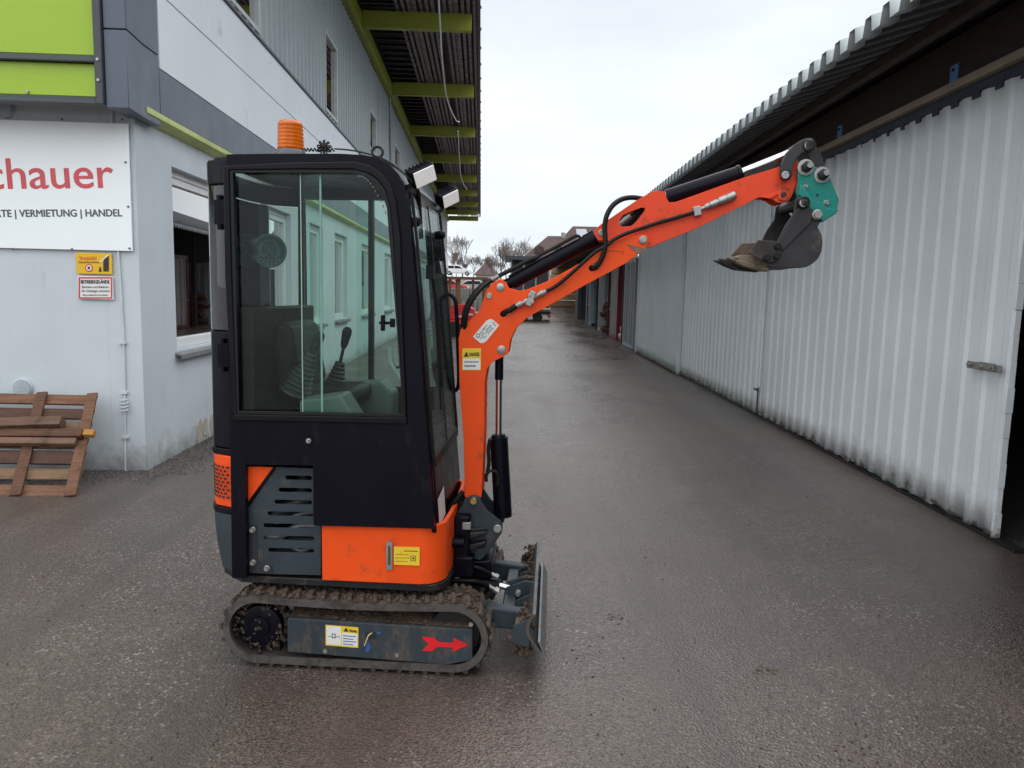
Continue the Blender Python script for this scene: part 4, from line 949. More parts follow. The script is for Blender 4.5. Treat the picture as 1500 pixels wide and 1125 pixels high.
for s in (-1, 1):
    c = s*.3625
    for x in (-.16, .085, .30): obj('track_roller', MB().lathe((x, c-.06, .060), (0, 1, 0), [(0, .03), (.005, .045), (.04, .045), (.041, .030), (.079, .030), (.08, .045), (.115, .045), (.12, .03)], 22), m_dark, ex)
    obj('idler_wheel', MB().lathe((XF, c-.045, ZC), (0, 1, 0), [(0, .05), (.004, .110), (.03, .118), (.06, .118), (.086, .110), (.09, .05)], 32), m_dark, ex)
    fo = Es([(421, 906), (692, 923), (692, 967), (655, 974), (421, 955)], -.452)
    y_out = s*.452; th = MB().prism(fo, y_out, y_out-s*.008)
    x0, x1 = fo[0][0], fo[1][0]
    for (a, b) in ((fo[0], fo[1]),):                           # folded top, running inwards and rising a little
        th.add([(a[0], y_out-s*.0081, a[1]-.001), (b[0], y_out-s*.0081, b[1]-.001), (b[0], s*.30, b[1]+.028), (a[0], s*.30, a[1]+.028),
                (a[0], y_out-s*.0081, a[1]-.008), (b[0], y_out-s*.0081, b[1]-.008), (b[0], s*.30, b[1]+.02), (a[0], s*.30, a[1]+.02)],
               [(0, 1, 2, 3), (7, 6, 5, 4), (0, 4, 5, 1), (1, 5, 6, 2), (2, 6, 7, 3), (3, 7, 4, 0)])
    th.box((x0, min(s*.43, s*.30), .09), (x1-.02, max(s*.43, s*.30), .205))
    tf = obj('track_frame', th, m_frame_mud, ex, bev=.003)
    md = MB()
    for k in range(520):
        u = random.random(); x = x0+.02+(x1-x0-.03)*u; v = random.random()**.8
        y = y_out-s*(.012+.13*v); z = fo[0][1]+(fo[1][1]-fo[0][1])*u+.028*v
        md.blob((x, y, z+random.uniform(0, .008)), random.choice((.004, .005, .007, .010)), (1.3, 1.1, .5), .35)
    ms = [(x0+.01+(x1-x0-.02)*i/30, y_out-s*(.010+.004*((i*7) % 3)), fo[0][1]+(fo[1][1]-fo[0][1])*i/30+.001) for i in range(31)]+[(x0+.01+(x1-x0-.02)*i/30, s*.305, fo[0][1]+(fo[1][1]-fo[0][1])*i/30+.031) for i in range(31)]
    md.add([(a, b, c+.004) for a, b, c in ms], [(i, i+1, i+32, i+31) for i in range(30)])
    o = obj('mud', md, m_mud, tf, smooth=False, fixn=False); o['kind'] = 'stuff'
    if s < 0:
        bl = MB()
        for q in ((477, 953), (582, 959), (690, 914)):
            p = P3(*q, -.452); bl.cyl(p, p+Vector((0, -.008, 0)), .010, seg=6)
        objs('bolt', bl, m_zinc, tf)
        c = -.453
        sh = decal('access_hole', [(535, 925), (550, 926), (550, 936), (535, 935)], c, m_print, tf)
        decal('paint_mark', [(536, 941), (541, 940), (543, 948), (540, 955), (535, 954), (537, 948)], c, M('blue_paint_mark', (.03, .09, .28), .6), tf)
        decal('paint_mark', [(552, 925), (558, 925.5), (558, 929), (552, 929)], c, MATS['blue_paint_mark'], tf)
        obj('wire_end', MB().tube([P3(545, 927, c-.002), P3(540, 931, c-.01), P3(537, 938, c-.012), P3(534, 946, c-.006)], .0035, 6), M('tan_wire', (.45, .36, .22), .7), tf)
        w = decal('warning_decal', [(477, 915), (525, 919), (525, 949), (477, 945)], c, m_yellow, tf)
        decal('panel', [(478.5, 917), (499.5, 918.6), (499.5, 945), (478.5, 943.6)], c-.0013, m_decal, w, .0005)
        decal('panel', [(501, 926.6), (523.5, 928.4), (523.5, 947), (501, 945.3)], c-.0013, m_decal, w, .0005)
        decal('triangle', [(503, 925), (510.5, 925.4), (507, 919.2)], c-.0013, m_print, w, .0005)
        dtext('Warning', (511.5, 925), (522.5, 925.8), 3.2, c-.001, m_print, w, .02)
        for q in range(4): decal('print_line', [(502.5, 930.5+q*4), (521.5-(q % 2)*4, 932+q*4), (521.5-(q % 2)*4, 933.3+q*4), (502.5, 931.8+q*4)], c-.0018, m_bluepr, w, .0004)
        decal('print_mark', [(486, 928), (491.5, 928.4), (491.5, 935), (486, 934.6)], c-.0018, m_print, w, .0004); decal('print_mark', [(487.2, 929.3), (490.3, 929.5), (490.3, 933.6), (487.2, 933.4)], c-.0024, m_decal, w, .0004)
        decal('print_mark', [(481, 931.6), (485.5, 932), (485.5, 932.9), (481, 932.5)], c-.0018, m_bluepr, w, .0004); decal('print_mark', [(492, 932), (498, 932.5), (498, 933.4), (492, 932.9)], c-.0018, m_bluepr, w, .0004)
        ar = Es([(617, 932.5), (636, 934), (642, 940.5), (664, 941.5), (664, 934), (686, 944.5), (663, 955), (663, 948.5), (640, 947.5), (633, 954), (618, 953), (628, 943.5)], c)
        obj('arrow_mark', MB().prism(ar, c, c-.0012), M('bright_red_sticker', (.72, .012, .02), .4), tf, smooth=False)
# chassis between the tracks, slew ring
ch = MB().box((-.30, -.26, .14), (.42, .26, .30)); ch.box((.42, -.20, .15), (.55, .20, .26)); ch.lathe((0, 0, .30), (0, 0, 1), [(0, .27), (.03, .27), (.035, .25), (.07, .25)], 32)
obj('chassis', ch, m_dark, ex, bev=.01)

# ---- dozer blade ---------------------------------------------------
XB = .815
prof = [(.035, .10), (.005, .16), (-.02, .22), (-.024, .28), (-.012, .335), (.004, .37)]
prof = [(x, .135+(z-.1)*.62) for x, z in prof]
bk = [(x-.014, z) for x, z in reversed(prof)]
bl = obj('blade', MB().prism([(XB+x, z) for x, z in prof+bk], -.475, .475), m_blade, ex, ang=50)
obj('cutting_edge', MB().prism([(XB+.045, .118), (XB+.050, .122), (XB+.026, .185), (XB+.014, .185)], -.478, .478), M('bare_steel_edge', (.20, .215, .23), .4, .5, .2, 8, dirt=((.16, .12, .08), .15, 8)), bl, bev=.002)
gus = MB()
for y in (-.47, .40, -.2, .13): gus.prism([(XB-.02, .15), (XB-.02, .28), (XB-.09, .245), (XB-.10, .17)], y, y+.012)
objs('gusset', gus, m_grey, bl, bev=.002)
m2 = MB()
for k in range(130):
    y = random.choice((random.uniform(-.46, -.34), random.uniform(.25, .46), random.uniform(-.1, .2))); m2.blob((XB-.045+random.gauss(0, .018), y, .272+random.gauss(0, .018)), random.uniform(.005, .013), (1, 1, .8), .4)
for k in range(40): m2.blob((XB-.06+random.gauss(0, .02), random.uniform(-.45, -.36), .15+random.gauss(0, .03)), random.uniform(.008, .02), (1, 1, .8), .4)
o = obj('mud', m2, m_mud, bl, smooth=False, fixn=False); o['kind'] = 'stuff'
arm_p = MB()
for y in (-.31, .25): arm_p.prism([(.40, .20), (.56, .26), (XB-.02, .235), (XB-.02, .15), (.56, .16), (.40, .14)], y, y+.06)
arm_p.box((.66, -.249, .17), (.72, .249, .23))
objs('blade_arm', arm_p, m_grey, ex, bev=.008)
sh = MB().lathe((XB-.05, -.40, .125), (.25, .1, -1), [(-.05, .026), (.0, .03), (.03, .03), (.045, .02)], 14); sh.box((XB-.085, -.43, .15), (XB-.02, -.36, .24))
obj('blade_bracket', sh, m_rusty, bl, bev=.006)
bolts = MB()
for dz in (.19, .225): bolts.cyl((XB-.06, -.43, dz), (XB-.06, -.452, dz), .014, seg=6)
objs('bolt', bolts, m_zinc, bl)
ba, bb = P3(668, 842, -.06), P3(748, 862, -.06)
d_ = (bb-ba).normalized(); bc = obj('blade_cylinder', MB().cyl(ba, ba.lerp(bb, .78), .027, seg=20).cyl(ba.lerp(bb, .76), ba.lerp(bb, .79), .031, seg=20), m_black, ex)
obj('rod', MB().cyl(ba.lerp(bb, .78), bb+d_*.03, .014, seg=14), m_chrome, bc)
yk = MB()
for y in (-.10, -.032): yk.prism(Es([(742, 856), (770, 846), (790, 850), (790, 866), (765, 876), (752, 876)], -.06), y, y+.012)
objs('clevis', yk, m_grey, bl, bev=.004); pin('pin', 759, 868, -.105, .016, m_zinc, bl)
mt = MB().prism(Es([(640, 818), (672, 826), (692, 842), (690, 856), (640, 858)], -.10), -.13, .01); obj('cylinder_mount', mt, m_dark, ex, bev=.008); pin('pin', 670, 843, -.13, .015, m_zinc, ex); pin('pin', 678, 859, -.15, .014, m_zinc, ex)

# ---- slewing body: base plate, skirts, hood ---------------------------------
bp = Es([(372, 842), (640, 851), (640, 856), (380, 848)], -.42)
zb0 = .385
base_out = [(-.48, -.40), (.36, -.42), (.405, -.39), (.43, -.33), (.43, .33), (.405, .39), (.36, .42), (-.48, .40), (-.60, .30), (-.65, .12), (-.655, 0), (-.65, -.12), (-.60, -.30)]
obj('base_plate', MB().prism(base_out, zb0-.028, zb0+.004, mp=lambda u, v, t: (u, v, t)), m_dark, ex, bev=.004)
# orange front skirt, rounded round the front corner
def plan_wall(path, z0, z1, th, inner=False):
    n = len(path); vs = []; fs = []
    nor = []
    for i in range(n):
        a = Vector(path[max(0, i-1)]); b = Vector(path[min(n-1, i+1)]); d = (b-a).normalized(); nor.append(Vector((-d.y, d.x)))
    f0 = z0 if callable(z0) else (lambda x, y: z0); f1 = z1 if callable(z1) else (lambda x, y: z1)
    for i, (x, y) in enumerate(path):
        for t in (0, th):
            xx, yy = x+nor[i].x*t, y+nor[i].y*t
            vs += [(xx, yy, f0(x, y)), (xx, yy, f1(x, y))]
    for i in range(n-1):
        a, b = i*4, i*4+4; fs += [(a, b, b+1, a+1), (a+2, a+3, b+3, b+2), (a, a+2, b+2, b), (a+1, b+1, b+3, a+3)]
    fs += [(0, 1, 3, 2), (n*4-4, n*4-2, n*4-1, n*4-3)]
    return MB().add(vs, fs)
XS0 = E(471, 770, -.425)[0]
front_path = [(XS0, -.425), (.31, -.428)]+arc(.31, -.318, .11, -90, 0, 8)[1:]+[(.425, -.2), (.43, 0), (.425, .2)]+arc(.31, .318, .11, 0, 90, 8)+[(XS0, .425)]
zs_top = E(560, 772, -.425)[1]
sk_ = obj('front_skirt', plan_wall(front_path, .392, zs_top+.012, .02), m_orange, ex, bev=.004, ang=50)
# small aluminium handle strip and yellow instruction label on the skirt
c = -.43
sl = obj('latch_strip', MB().prism(Es([(566, 793), (575, 793.5), (575, 834), (566, 833.5)], c), c, c-.006, [Es([(569, 799), (572.4, 799.2), (572.4, 827), (569, 826.8)], c)]), m_zinc, sk_, smooth=False)
decal('slot', [(569, 799), (572.4, 799.2), (572.4, 827), (569, 826.8)], c-.001, M('brass_dark', (.16, .10, .03), .5, .5), sl)
for q in ((570.6, 796.3), (570.5, 830)): pin('screw', q[0], q[1], c-.005, .005, m_zinc, sl, .003, False)
yl = decal('instruction_label', [(577, 800.5), (615, 801.5), (614.5, 828.5), (577, 827)], c-.001, m_yellow, sk_)
decal('triangle', [(585, 811), (590.5, 811.2), (587.7, 806)], c-.0022, m_signyel, yl, .0005)
for k, (a, b) in enumerate(((592, 612), (579, 599), (579, 602), (579, 597))): decal('print_line', [(a, 806.5+k*5), (b, 806.9+k*5), (b, 808+k*5), (a, 807.6+k*5)], c-.0022, M('faded_print', (.35, .25, .03), .5) if k else m_print, yl, .0005)
decal('print_mark', [(601.5, 814), (609, 814.2), (609, 822), (601.5, 821.8)], c-.0022, m_print, yl, .0004); decal('print_mark', [(602.4, 814.9), (608.1, 815.1), (608.1, 821.1), (602.4, 820.9)], c-.0027, m_yellow, yl, .0004); decal('print_mark', [(604, 816.6), (606.6, 816.7), (606.6, 819.4), (604, 819.3)], c-.0032, m_print, yl, .0004)
# grey slotted engine panel, recessed behind the cab side sheet
c = -.405
def slot(px0, px1, y): 
    (x0, z0), (x1, z1) = E(px0, y, c), E(px1, y+(px1-px0)*.02, c); r_ = .0095; a = math.atan2(z1-z0, x1-x0)
    return [(x0+r_*math.cos(t), z0+r_*math.sin(t)) for t in [a+math.pi/2+math.pi*i/6 for i in range(7)]]+[(x1+r_*math.cos(t), z1+r_*math.sin(t)) for t in [a-math.pi/2+math.pi*i/6 for i in range(7)]]
slots = [slot(421, 454, 699.5), slot(411, 454, 717.5), slot(405, 454, 735), slot(395, 456, 752), slot(389, 457, 769.5), slot(389, 457, 787.5), slot(396, 457, 805.5)]
gp = obj('engine_panel', MB().prism(Es([(404, 684), (470, 687), (470, 842.5), (400, 841), (362, 838), (362, 747)], c), c, c+.006, slots), m_grey, ex, smooth=False)
obj('orange_corner', MB().prism(Es([(361, 683), (400, 684.5), (361, 738)], c-.004), c-.004, c+.01), m_orange, ex, bev=.003)
obj('edge_fold', MB().tube([P3(402, 685, c-.006), P3(360, 744, c-.006)], .005, 6, 1), m_black, ex)
brk = obj('corner_bracket', MB().prism(Es([(363, 768), (376, 769), (377, 820), (384, 827), (398, 829), (399, 841), (363, 839)], c-.004), c-.004, c-.001), M('bracket_black', (.022, .025, .03), .4), ex, smooth=False)
for q in ((370, 776), (370.5, 824), (391, 832.5)): pin('bolt', q[0], q[1], c-.005, .013, m_zinc, brk, .006, True, .75)
# engine bits seen through the slots
en = MB(); en.box((-.44, -.36, .40), (-.14, -.10, .56)); en.cyl((-.40, -.34, .62), (-.18, -.34, .74), .045, seg=16); en.cyl((-.22, -.33, .68), (-.22, -.33, .88), .03, seg=14)
obj('engine', en, m_dark, ex, bev=.01)
hz = MB()
for k in range(6): z = .46+k*.065; hz.tube([(-.42, -.375, z), (-.32, -.385, z+random.uniform(-.03, .04)), (-.22, -.375, z+random.uniform(-.04, .04)), (-.13, -.38, z+.03)], random.choice((.010, .014, .018)), 8)
objs('engine_hose', hz, M('silver_hose', (.10, .10, .10), .5, .3, .3, 12), ex)
obj('engine_bulkhead', MB().box((-.47, -.12, .40), (-.10, -.10, .95)), m_dark, ex)
# rounded tail: counterweight, orange louvred hood, rear glass above
def rear_path(bulge, y0=-.43, n=18, x0=-.485, pw=2.6):
    return [(x0-bulge*(1-abs(t)**pw)**(1/pw), -y0*t) for t in [1-2*i/n for i in range(n+1)]]
def rear_wall(name, bulge, z0, z1, mat, parent=ex, th=.02, y0=-.43, bev=.006): return obj(name, plan_wall(rear_path(bulge, y0, x0=-.485), z0, z1, th), mat, parent, bev=bev, ang=55)
zc0, zc1 = .415, .665
cw = MB(); nlev = 7; pth = []
for j in range(nlev+1):
    t = j/nlev; zz = zc0+(zc1-zc0)*t; b_ = .185*(1-.22*(1-t)**2.2); pth.append([(x, y, zz) for x, y in rear_path(b_, -.425)])
vs = [p for r_ in pth for p in r_]; m_ = len(pth[0]); fs = [(j*m_+i, j*m_+i+1, (j+1)*m_+i+1, (j+1)*m_+i) for j in range(nlev) for i in range(m_-1)]
fs += [tuple(range(m_)), tuple(range(nlev*m_+m_-1, nlev*m_-1, -1))]; cw.add(vs, fs); obj('counterweight', cw, m_grey, ex, ang=55)
obj('tail_strip', plan_wall(rear_path(.190), zc1+.002, zc1+.03, .02), m_black, ex, bev=.004, ang=55)
hood = rear_wall('engine_hood', .178, zc1+.032, .925, m_orange)
pf = MB()                                                     # punched holes read as dark inlays on the hood
pp = rear_path(.178, n=200); 
def along_path(s):
    acc = 0
    for i in range(len(pp)-1):
        a, b = Vector(pp[i]), Vector(pp[i+1]); L_ = (b-a).length
        if acc+L_ >= s: return a.lerp(b, (s-acc)/L_), (b-a).normalized()
        acc += L_
    return Vector(pp[-1]), Vector((0, -1))
tot = sum((Vector(pp[i+1])-Vector(pp[i])).length for i in range(len(pp)-1))
for r_ in range(9):
    for k in range(44):
        s = .04+k*.024+(r_ % 2)*.012
        if s > tot-.03: continue
        p, d = along_path(s); n = Vector((d.y, -d.x)); z = .745+r_*.0165
        pf.obox((p.x-n.x*(-.0008), p.y-n.y*(-.0008), z), (.013, .002, .010), Matrix(((d.x, n.x, 0), (d.y, n.y, 0), (0, 0, 1))))
o = obj('vent_holes', pf, m_print, hood, smooth=False); o['kind'] = 'stuff'
obj('tail_strip', plan_wall(rear_path(.190), .927, .955, .02), m_black, ex, bev=.004, ang=55)
rear_wall('rear_panel', .178, .957, 1.46, m_black)
rg = rear_wall('rear_window', .175, 1.465, 2.06, m_rearglass, th=.006, bev=0)
rear_wall('rear_header', .178, 2.065, 2.165, m_black)
hg = MB()
for z in (1.36, 1.95): hg.cyl((-.53, -.42, z-.07), (-.53, -.42, z+.07), .012, seg=12); hg.box((-.55, -.43, z-.05), (-.50, -.40, z+.05))
objs('hinge', hg, m_black, ex, bev=.002)

# ---- cab -----------------------------------------------------------
c = -.43
outer = [(334, 227), (400, 226), (500, 226), (535, 228), (556, 233), (572, 242), (585, 256), (594, 274), (599, 300), (611, 440), (623, 600), (637, 773), (471, 768.5), (461, 768), (460, 681), (361, 679.5), (363, 845), (342, 845)]
hole = [(343, 253), (440, 253), (520, 253.5), (538, 258), (553, 268), (563, 282), (570, 304), (574, 350), (583, 470), (592.5, 606.5), (352, 602.5), (347, 400)]
def cab_side(y_out, y_in, cc, cut=True):
    s = 1 if cut else 0
    o = outer if cut else outer[:12]+[(342, 765)]
    return MB().prism(Es(o, -.43), y_out, y_in, [Es(hole, -.43)])
side_near = obj('cab_side', cab_side(-.445, -.415, c), m_black, ex, bev=.007, ang=30, seg=3)
side_far = obj('cab_side', cab_side(.445, .415, c, False), m_black, ex, bev=.007, ang=30)
def grow(pts, k):
    cx = sum(p[0] for p in pts)/len(pts); cz = sum(p[1] for p in pts)/len(pts); return [(cx+(x-cx)*(1+k/abs(max(.1, math.hypot(x-cx, z-cz)))), cz+(z-cz)*(1+k/max(.1, math.hypot(x-cx, z-cz)))) for x, z in pts]
H = Es(hole, c)
for sgn, par in ((-1, side_near), (1, side_far)):
    obj('window_frame', MB().prism(grow(H, .042), sgn*.4455, sgn*.456, [grow(H, .012)]), M('door_frame_black', (.007, .0068, .010), .36, 0, .2, 5, spec=.16), par, bev=.004, ang=30)
    obj('window_seal', MB().prism(grow(H, .011), sgn*.4458, sgn*.453, [grow(H, -.006)]), m_blackm, par, bev=.002, ang=30)
# grime catching on the rounded corner of the near seal
sc = MB()
for k in range(12):
    q = (525+k*3.6, 258+max(0, k-1)**1.75*.95); p = P3(*q, -.452); sc.obox(p, (.010, .006, .004), Matrix.Rotation(R(30+k*5), 3, 'Y'))
objs('seal_clip', sc, m_zinc if False else M('dull_grey_clip', (.12, .12, .125), .5), side_near, smooth=False)
def sub(pts, x0, x1):                                        # part of the hole outline between two x positions (clipped polygon)
    def clip(P_, f, inter):
        out = []
        for i in range(len(P_)):
            a, b = P_[i], P_[(i+1) % len(P_)]
            if f(a): out.append(a)
            if f(a) != f(b): out.append(inter(a, b))
        return out
    def cut(xv): return lambda a, b: (xv, a[1]+(b[1]-a[1])*(xv-a[0])/(b[0]-a[0]))
    q = clip(pts, lambda p: p[0] >= x0, cut(x0)); return clip(q, lambda p: p[0] <= x1, cut(x1))
xm0, xm1 = E(443, 400, c)[0], E(470, 400, c)[0]
for sgn, par in ((-1, side_near), (1, side_far)):
    a = obj('window_pane', MB().prism(sub(H, -9, xm1), sgn*.424, sgn*.428), m_glass, par, smooth=False)
    b = obj('window_pane', MB().prism(sub(H, xm0, 9), sgn*.434, sgn*.438), m_glass, par, smooth=False)
m_gedge = M('glass_edge', (.35, .48, .43), .3, 0, .1, 20)
ed = MB(); ed.prism(sub(H, xm0-.0035, xm0), -.4335, -.4385); obj('glass_edge', ed, m_gedge, side_near, smooth=False)
obj('pane_seal', MB().prism(sub(H, xm1-.004, xm1+.004), -.4245, -.429), m_gedge, side_near, smooth=False)
xj = E(544, 400, .43)[0]; obj('door_post', MB().prism(sub(H, xj-.012, xj+.012), .41, .45), m_black, side_far, smooth=False)
# window catch inside the front pane
kb = MB(); p = P3(565, 473, -.44); kb.obox(p, (.055, .008, .012)); kb.obox(P3(561, 473, -.45), (.016, .02, .065)); kb.obox(P3(575, 473, -.45), (.02, .016, .036)); obj('window_catch', kb, m_black, side_near, bev=.003)
pin('screw', 452, 646, -.446, .011, m_zinc, side_near, .006, True, .6)
# roof and front frame follow the side outline
rp = Es(outer[:9], c)
def skin(path, th, y0, y1):
    n = len(path); out = list(path); inn = []
    for i in range(n):
        a = Vector(path[max(0, i-1)]); b = Vector(path[min(n-1, i+1)]); d = (b-a).normalized(); inn.append((path[i][0]-(-d.y)*th, path[i][1]-d.x*th))
    return MB().prism(out+inn[::-1], y0, y1)
obj('roof', skin(rp[:8], .03, -.414, .414), m_black, ex, bev=.006, ang=40)
rr = [(x, z+.012) for x, z in rp[:6]]; obj('roof_cap', MB().prism([(rr[0][0]-.09, rr[0][1]-.01), (rr[0][0], rr[0][1])]+rr[1:]+[(rr[-1][0], rr[-1][1]-.02), (rr[0][0]-.1, rr[0][1]-.03)], -.36, .36), m_black, ex, bev=.008)
fx = Es([(594, 274), (599, 300), (611, 440), (623, 600), (637, 773)], c)
def fxat(z):
    for (x0, z0), (x1, z1) in zip(fx, fx[1:]):
        if z <= z0 and z >= z1: return x0+(x1-x0)*(z0-z)/(z0-z1)
    return fx[0][0] if z > fx[0][1] else fx[-1][0]
def fpanel(name, z0, z1, y0, y1, mat, off=0, th=.012, parent=ex, n=6, bev=0):
    zs = [z0+(z1-z0)*i/n for i in range(n+1)]; o = [(fxat(z)+off, z) for z in zs]; i_ = [(fxat(z)+off-th, z) for z in reversed(zs)]
    return obj(name, MB().prism(o+i_, y0, y1), mat, parent, bev=bev)
zw0, zw1 = .93, 2.035
ws = fpanel('windscreen', zw0, zw1, -.385, .385, m_glass, .012, .005)
for y0, y1 in ((-.414, -.375), (.375, .414)): fpanel('front_post', .62, zw1+.02, y0, y1, m_black, .004, .035, bev=.004)
fpanel('windscreen_frame', zw1-.01, zw1+.045, -.374, .374, m_black, .010, .03)
fpanel('windscreen_frame', zw0-.03, zw0+.012, -.374, .374, m_blackm, .018, .025, n=1)
fpanel('windscreen_seal', zw0, zw1, -.006, .006, m_blackm, .016, .004)
fpanel('front_panel', .60, zw0-.031, -.374, .374, m_black, .008, .02, n=3)
for y0, y1 in ((-.389, -.377), (.377, .389)): fpanel('windscreen_seal', zw0, zw1, y0, y1, m_blackm, .018, .012)
# notice sticker on the front corner below
obj('notice_sticker', MB().add([(fxat(.76)+.012, -.37, .755), (fxat(.63)+.012, -.37, .63), (fxat(.63)+.012, -.19, .64), (fxat(.76)+.012, -.19, .77)], [(0, 1, 2, 3)]), m_decal, ex, smooth=False)
# wiper
wp = MB().tube([(fxat(1.72)+.035, -.20, 1.72), (fxat(1.5)+.04, -.16, 1.50), (fxat(1.25)+.04, -.17, 1.22)], .008, 8); wp.tube([(fxat(1.66)+.03, -.14, 1.66), (fxat(1.4)+.03, -.165, 1.4), (fxat(1.14)+.03, -.2, 1.12)], .006, 6)
wp.box((fxat(1.72)+.01, -.22, 1.70), (fxat(1.72)+.045, -.18, 1.76))
objs('wiper', wp, m_blackm, ex)
# grab handle at the far front corner
gh = MB().tube([P3(x, y, .41) for x, y in ((632, 470), (635, 446), (643, 432), (655, 430), (666, 438), (669, 460), (671, 510), (672, 560), (667, 572), (657, 574), (645, 566), (637, 550), (634, 510))], .011, 10, 4)
obj('grab_handle', gh, m_black, ex)
# interior
it = MB(); it.box((-.47, -.405, .93), (.30, .405, .96)); it.box((-.47, -.405, .96), (-.40, .405, 1.56)); it.box((-.36, -.40, .96), (-.12, .40, 1.10))
obj('cab_floor', it, M('cab_floor_black', (.007, .007, .007), .6, 0, .2, 5, spec=.2), ex, bev=.01)
m_seat = M('black_seat_vinyl', (.006, .006, .006), .55, spec=.2)
seat = obj('seat', MB().box((-.38, -.20, 1.10), (-.04, .22, 1.19)), m_seat, ex, bev=.04)
obj('backrest', MB().prism([(-.385, 1.18), (-.27, 1.19), (-.31, 1.46), (-.34, 1.50), (-.395, 1.49)], -.21, .21), m_seat, seat, bev=.03)
m_cons = M('console_green_grey', (.11, .15, .145), .5)
for cc, q in ((-.30, 0), (.28, 1)):
    lo = (lambda x, y: (x, y)) if not q else (lambda x, y: (x+2, y-1))
    k = E(440, 540, cc)
    con = obj('console', MB().prism([(-.22, .96), (.04, .96), (.05, 1.06), (-.04, 1.20), (-.22, 1.17)] if not q else [(-.2, .97), (.06, .97), (.06, 1.13), (.0, 1.19), (-.2, 1.17)], cc-.08, cc+.08), m_cons, ex, bev=.012)
def lever(px0, px1, c_, name='control_lever'):
    a = P3(*px0, c_); b = P3(*px1, c_); d = (b-a); L_ = d.length
    boot = [(0, .075)]
    for k in range(10): boot += [(.006+k*.020, .074-.0053*k), (.015+k*.020, .060-.0045*k)]
    lv = obj(name, MB().cyl(a, b-d*.3, .008, seg=8), m_dark, ex)
    obj('boot', MB().lathe(a, d, boot, 18), M('boot_rubber', (.035, .042, .041), .45), lv)
    obj('knob', MB().lathe(b-d*.34, d, [(0, .012), (.02, .018), (.05, .021), (.075, .024), (.095, .021), (.105, .01)], 16), m_blackm, lv)
lever((432, 575), (470, 488), -.24); lever((486, 586), (512, 470), .10)
bx = obj('lever_box', MB().prism(Es([(470, 604), (480, 575), (506, 570), (512, 604)], .10), .0, .2), m_blackm, ex, bev=.01)
cr_ = MB().tube([P3(x, y, .2) for x, y in ((571, 508), (572, 530), (580, 545), (588, 556))], .010, 8); cr_.tube([P3(x, y, .25) for x, y in ((578, 512), (580, 535), (592, 552))], .010, 8)
objs('travel_lever', cr_, M('light_grey_rod', (.5, .55, .53), .35), ex)
ds = MB(); ds.box((.12, -.15, .96), (.24, .25, 1.02)); ds.box((.16, -.2, 1.30), (.19, .1, 1.31)); obj('pedal_panel', ds, m_blackm, ex, bev=.01)
ft = MB(); ft.lathe((-.585, .27, 1.83), (.45, -.9, 0), [(0, .085), (.006, .085)], 30); st_ = obj('window_sticker', ft, M('dark_teal_sticker', (.05, .15, .19), .4), ex)
fd = Vector((.45, -.9, 0)).normalized(); fx_ = Vector((.9, .45, 0)).normalized(); fo_ = Vector((-.585, .27, 1.83))+fd*.0075
rg_ = MB()
for rr_ in (.078, .05): rg_.tube([fo_+fx_*(rr_*math.cos(t))+Vector((0, 0, rr_*math.sin(t))) for t in [i*math.pi/12 for i in range(24)]], .0035, 6, 1, True)
for k in range(7): t = math.pi*(1.15+.1*k); c_ = fo_+fx_*(.064*math.cos(t))+Vector((0, 0, .064*math.sin(t))); rg_.cyl(c_, c_+fd*.001, .007, seg=6)
rg_.tube([fo_+fx_*(.042*math.cos(t))+Vector((0, 0, .03*math.sin(2*t))) for t in [i*math.pi/12 for i in range(24)]], .004, 6, 1, True)
objs('emblem_ring', rg_, M('faded_emblem_print', (.30, .36, .36), .5), st_)
# roof fittings
p = P3(426, 224, -.26)
bc_ = obj('beacon', MB().lathe((p.x, p.y, p.z-.035), (0, 0, 1), [(0, .066), (.03, .066), (.045, .058), (.047, .05)], 28), M('beacon_base_grey', (.10, .105, .12), .45), ex)
pr_ = [(.0, .052)]
for k in range(7): pr_ += [(.004+k*.0155, .0565-.0006*k), (.010+k*.0155, .0565-.0006*k), (.0115+k*.0155, .053-.0006*k), (.0150+k*.0155, .053-.0006*k)]
pr_ += [(.116, .045), (.119, .02)]
obj('beacon_lens', MB().lathe((p.x, p.y, p.z+.012), (0, 0, 1), pr_, 32), m_lens, bc_, ang=60)
cp = [P3(438+k*1.1, 219.5+2.2*math.cos(k*1.35), -.26+.012*math.sin(k*1.35)) for k in range(48)]
cl = MB().tube(cp, .0032, 5, 2)
q = P3(473, 215, -.24)
for k in range(9):
    a = k*.7; cl.tube([q, q+Vector((.028*math.cos(a), .015, .028*math.sin(a))), q+Vector((.028*math.cos(a+.3), .02, .028*math.sin(a+.3))), q], .0032, 5, 3)
cl.tube([P3(490, 218, -.26), P3(520, 221, -.28), P3(560, 232, -.38), P3(590, 252, -.40), P3(604, 268, -.40)], .0035, 5, 4)
obj('coiled_cable', cl, m_blackm, ex)
q = P3(553, 228, -.33); eb = MB().tube([q+Vector((.022*math.cos(t), 0, .014+.022*math.sin(t))) for t in [i*math.pi/8 for i in range(16)]], .0058, 8, 1, True); eb.cyl(q+Vector((0, 0, -.03)), q+Vector((0, 0, -.008)), .012, seg=12)
obj('lifting_eye', eb, m_zinc if False else m_dark, ex)
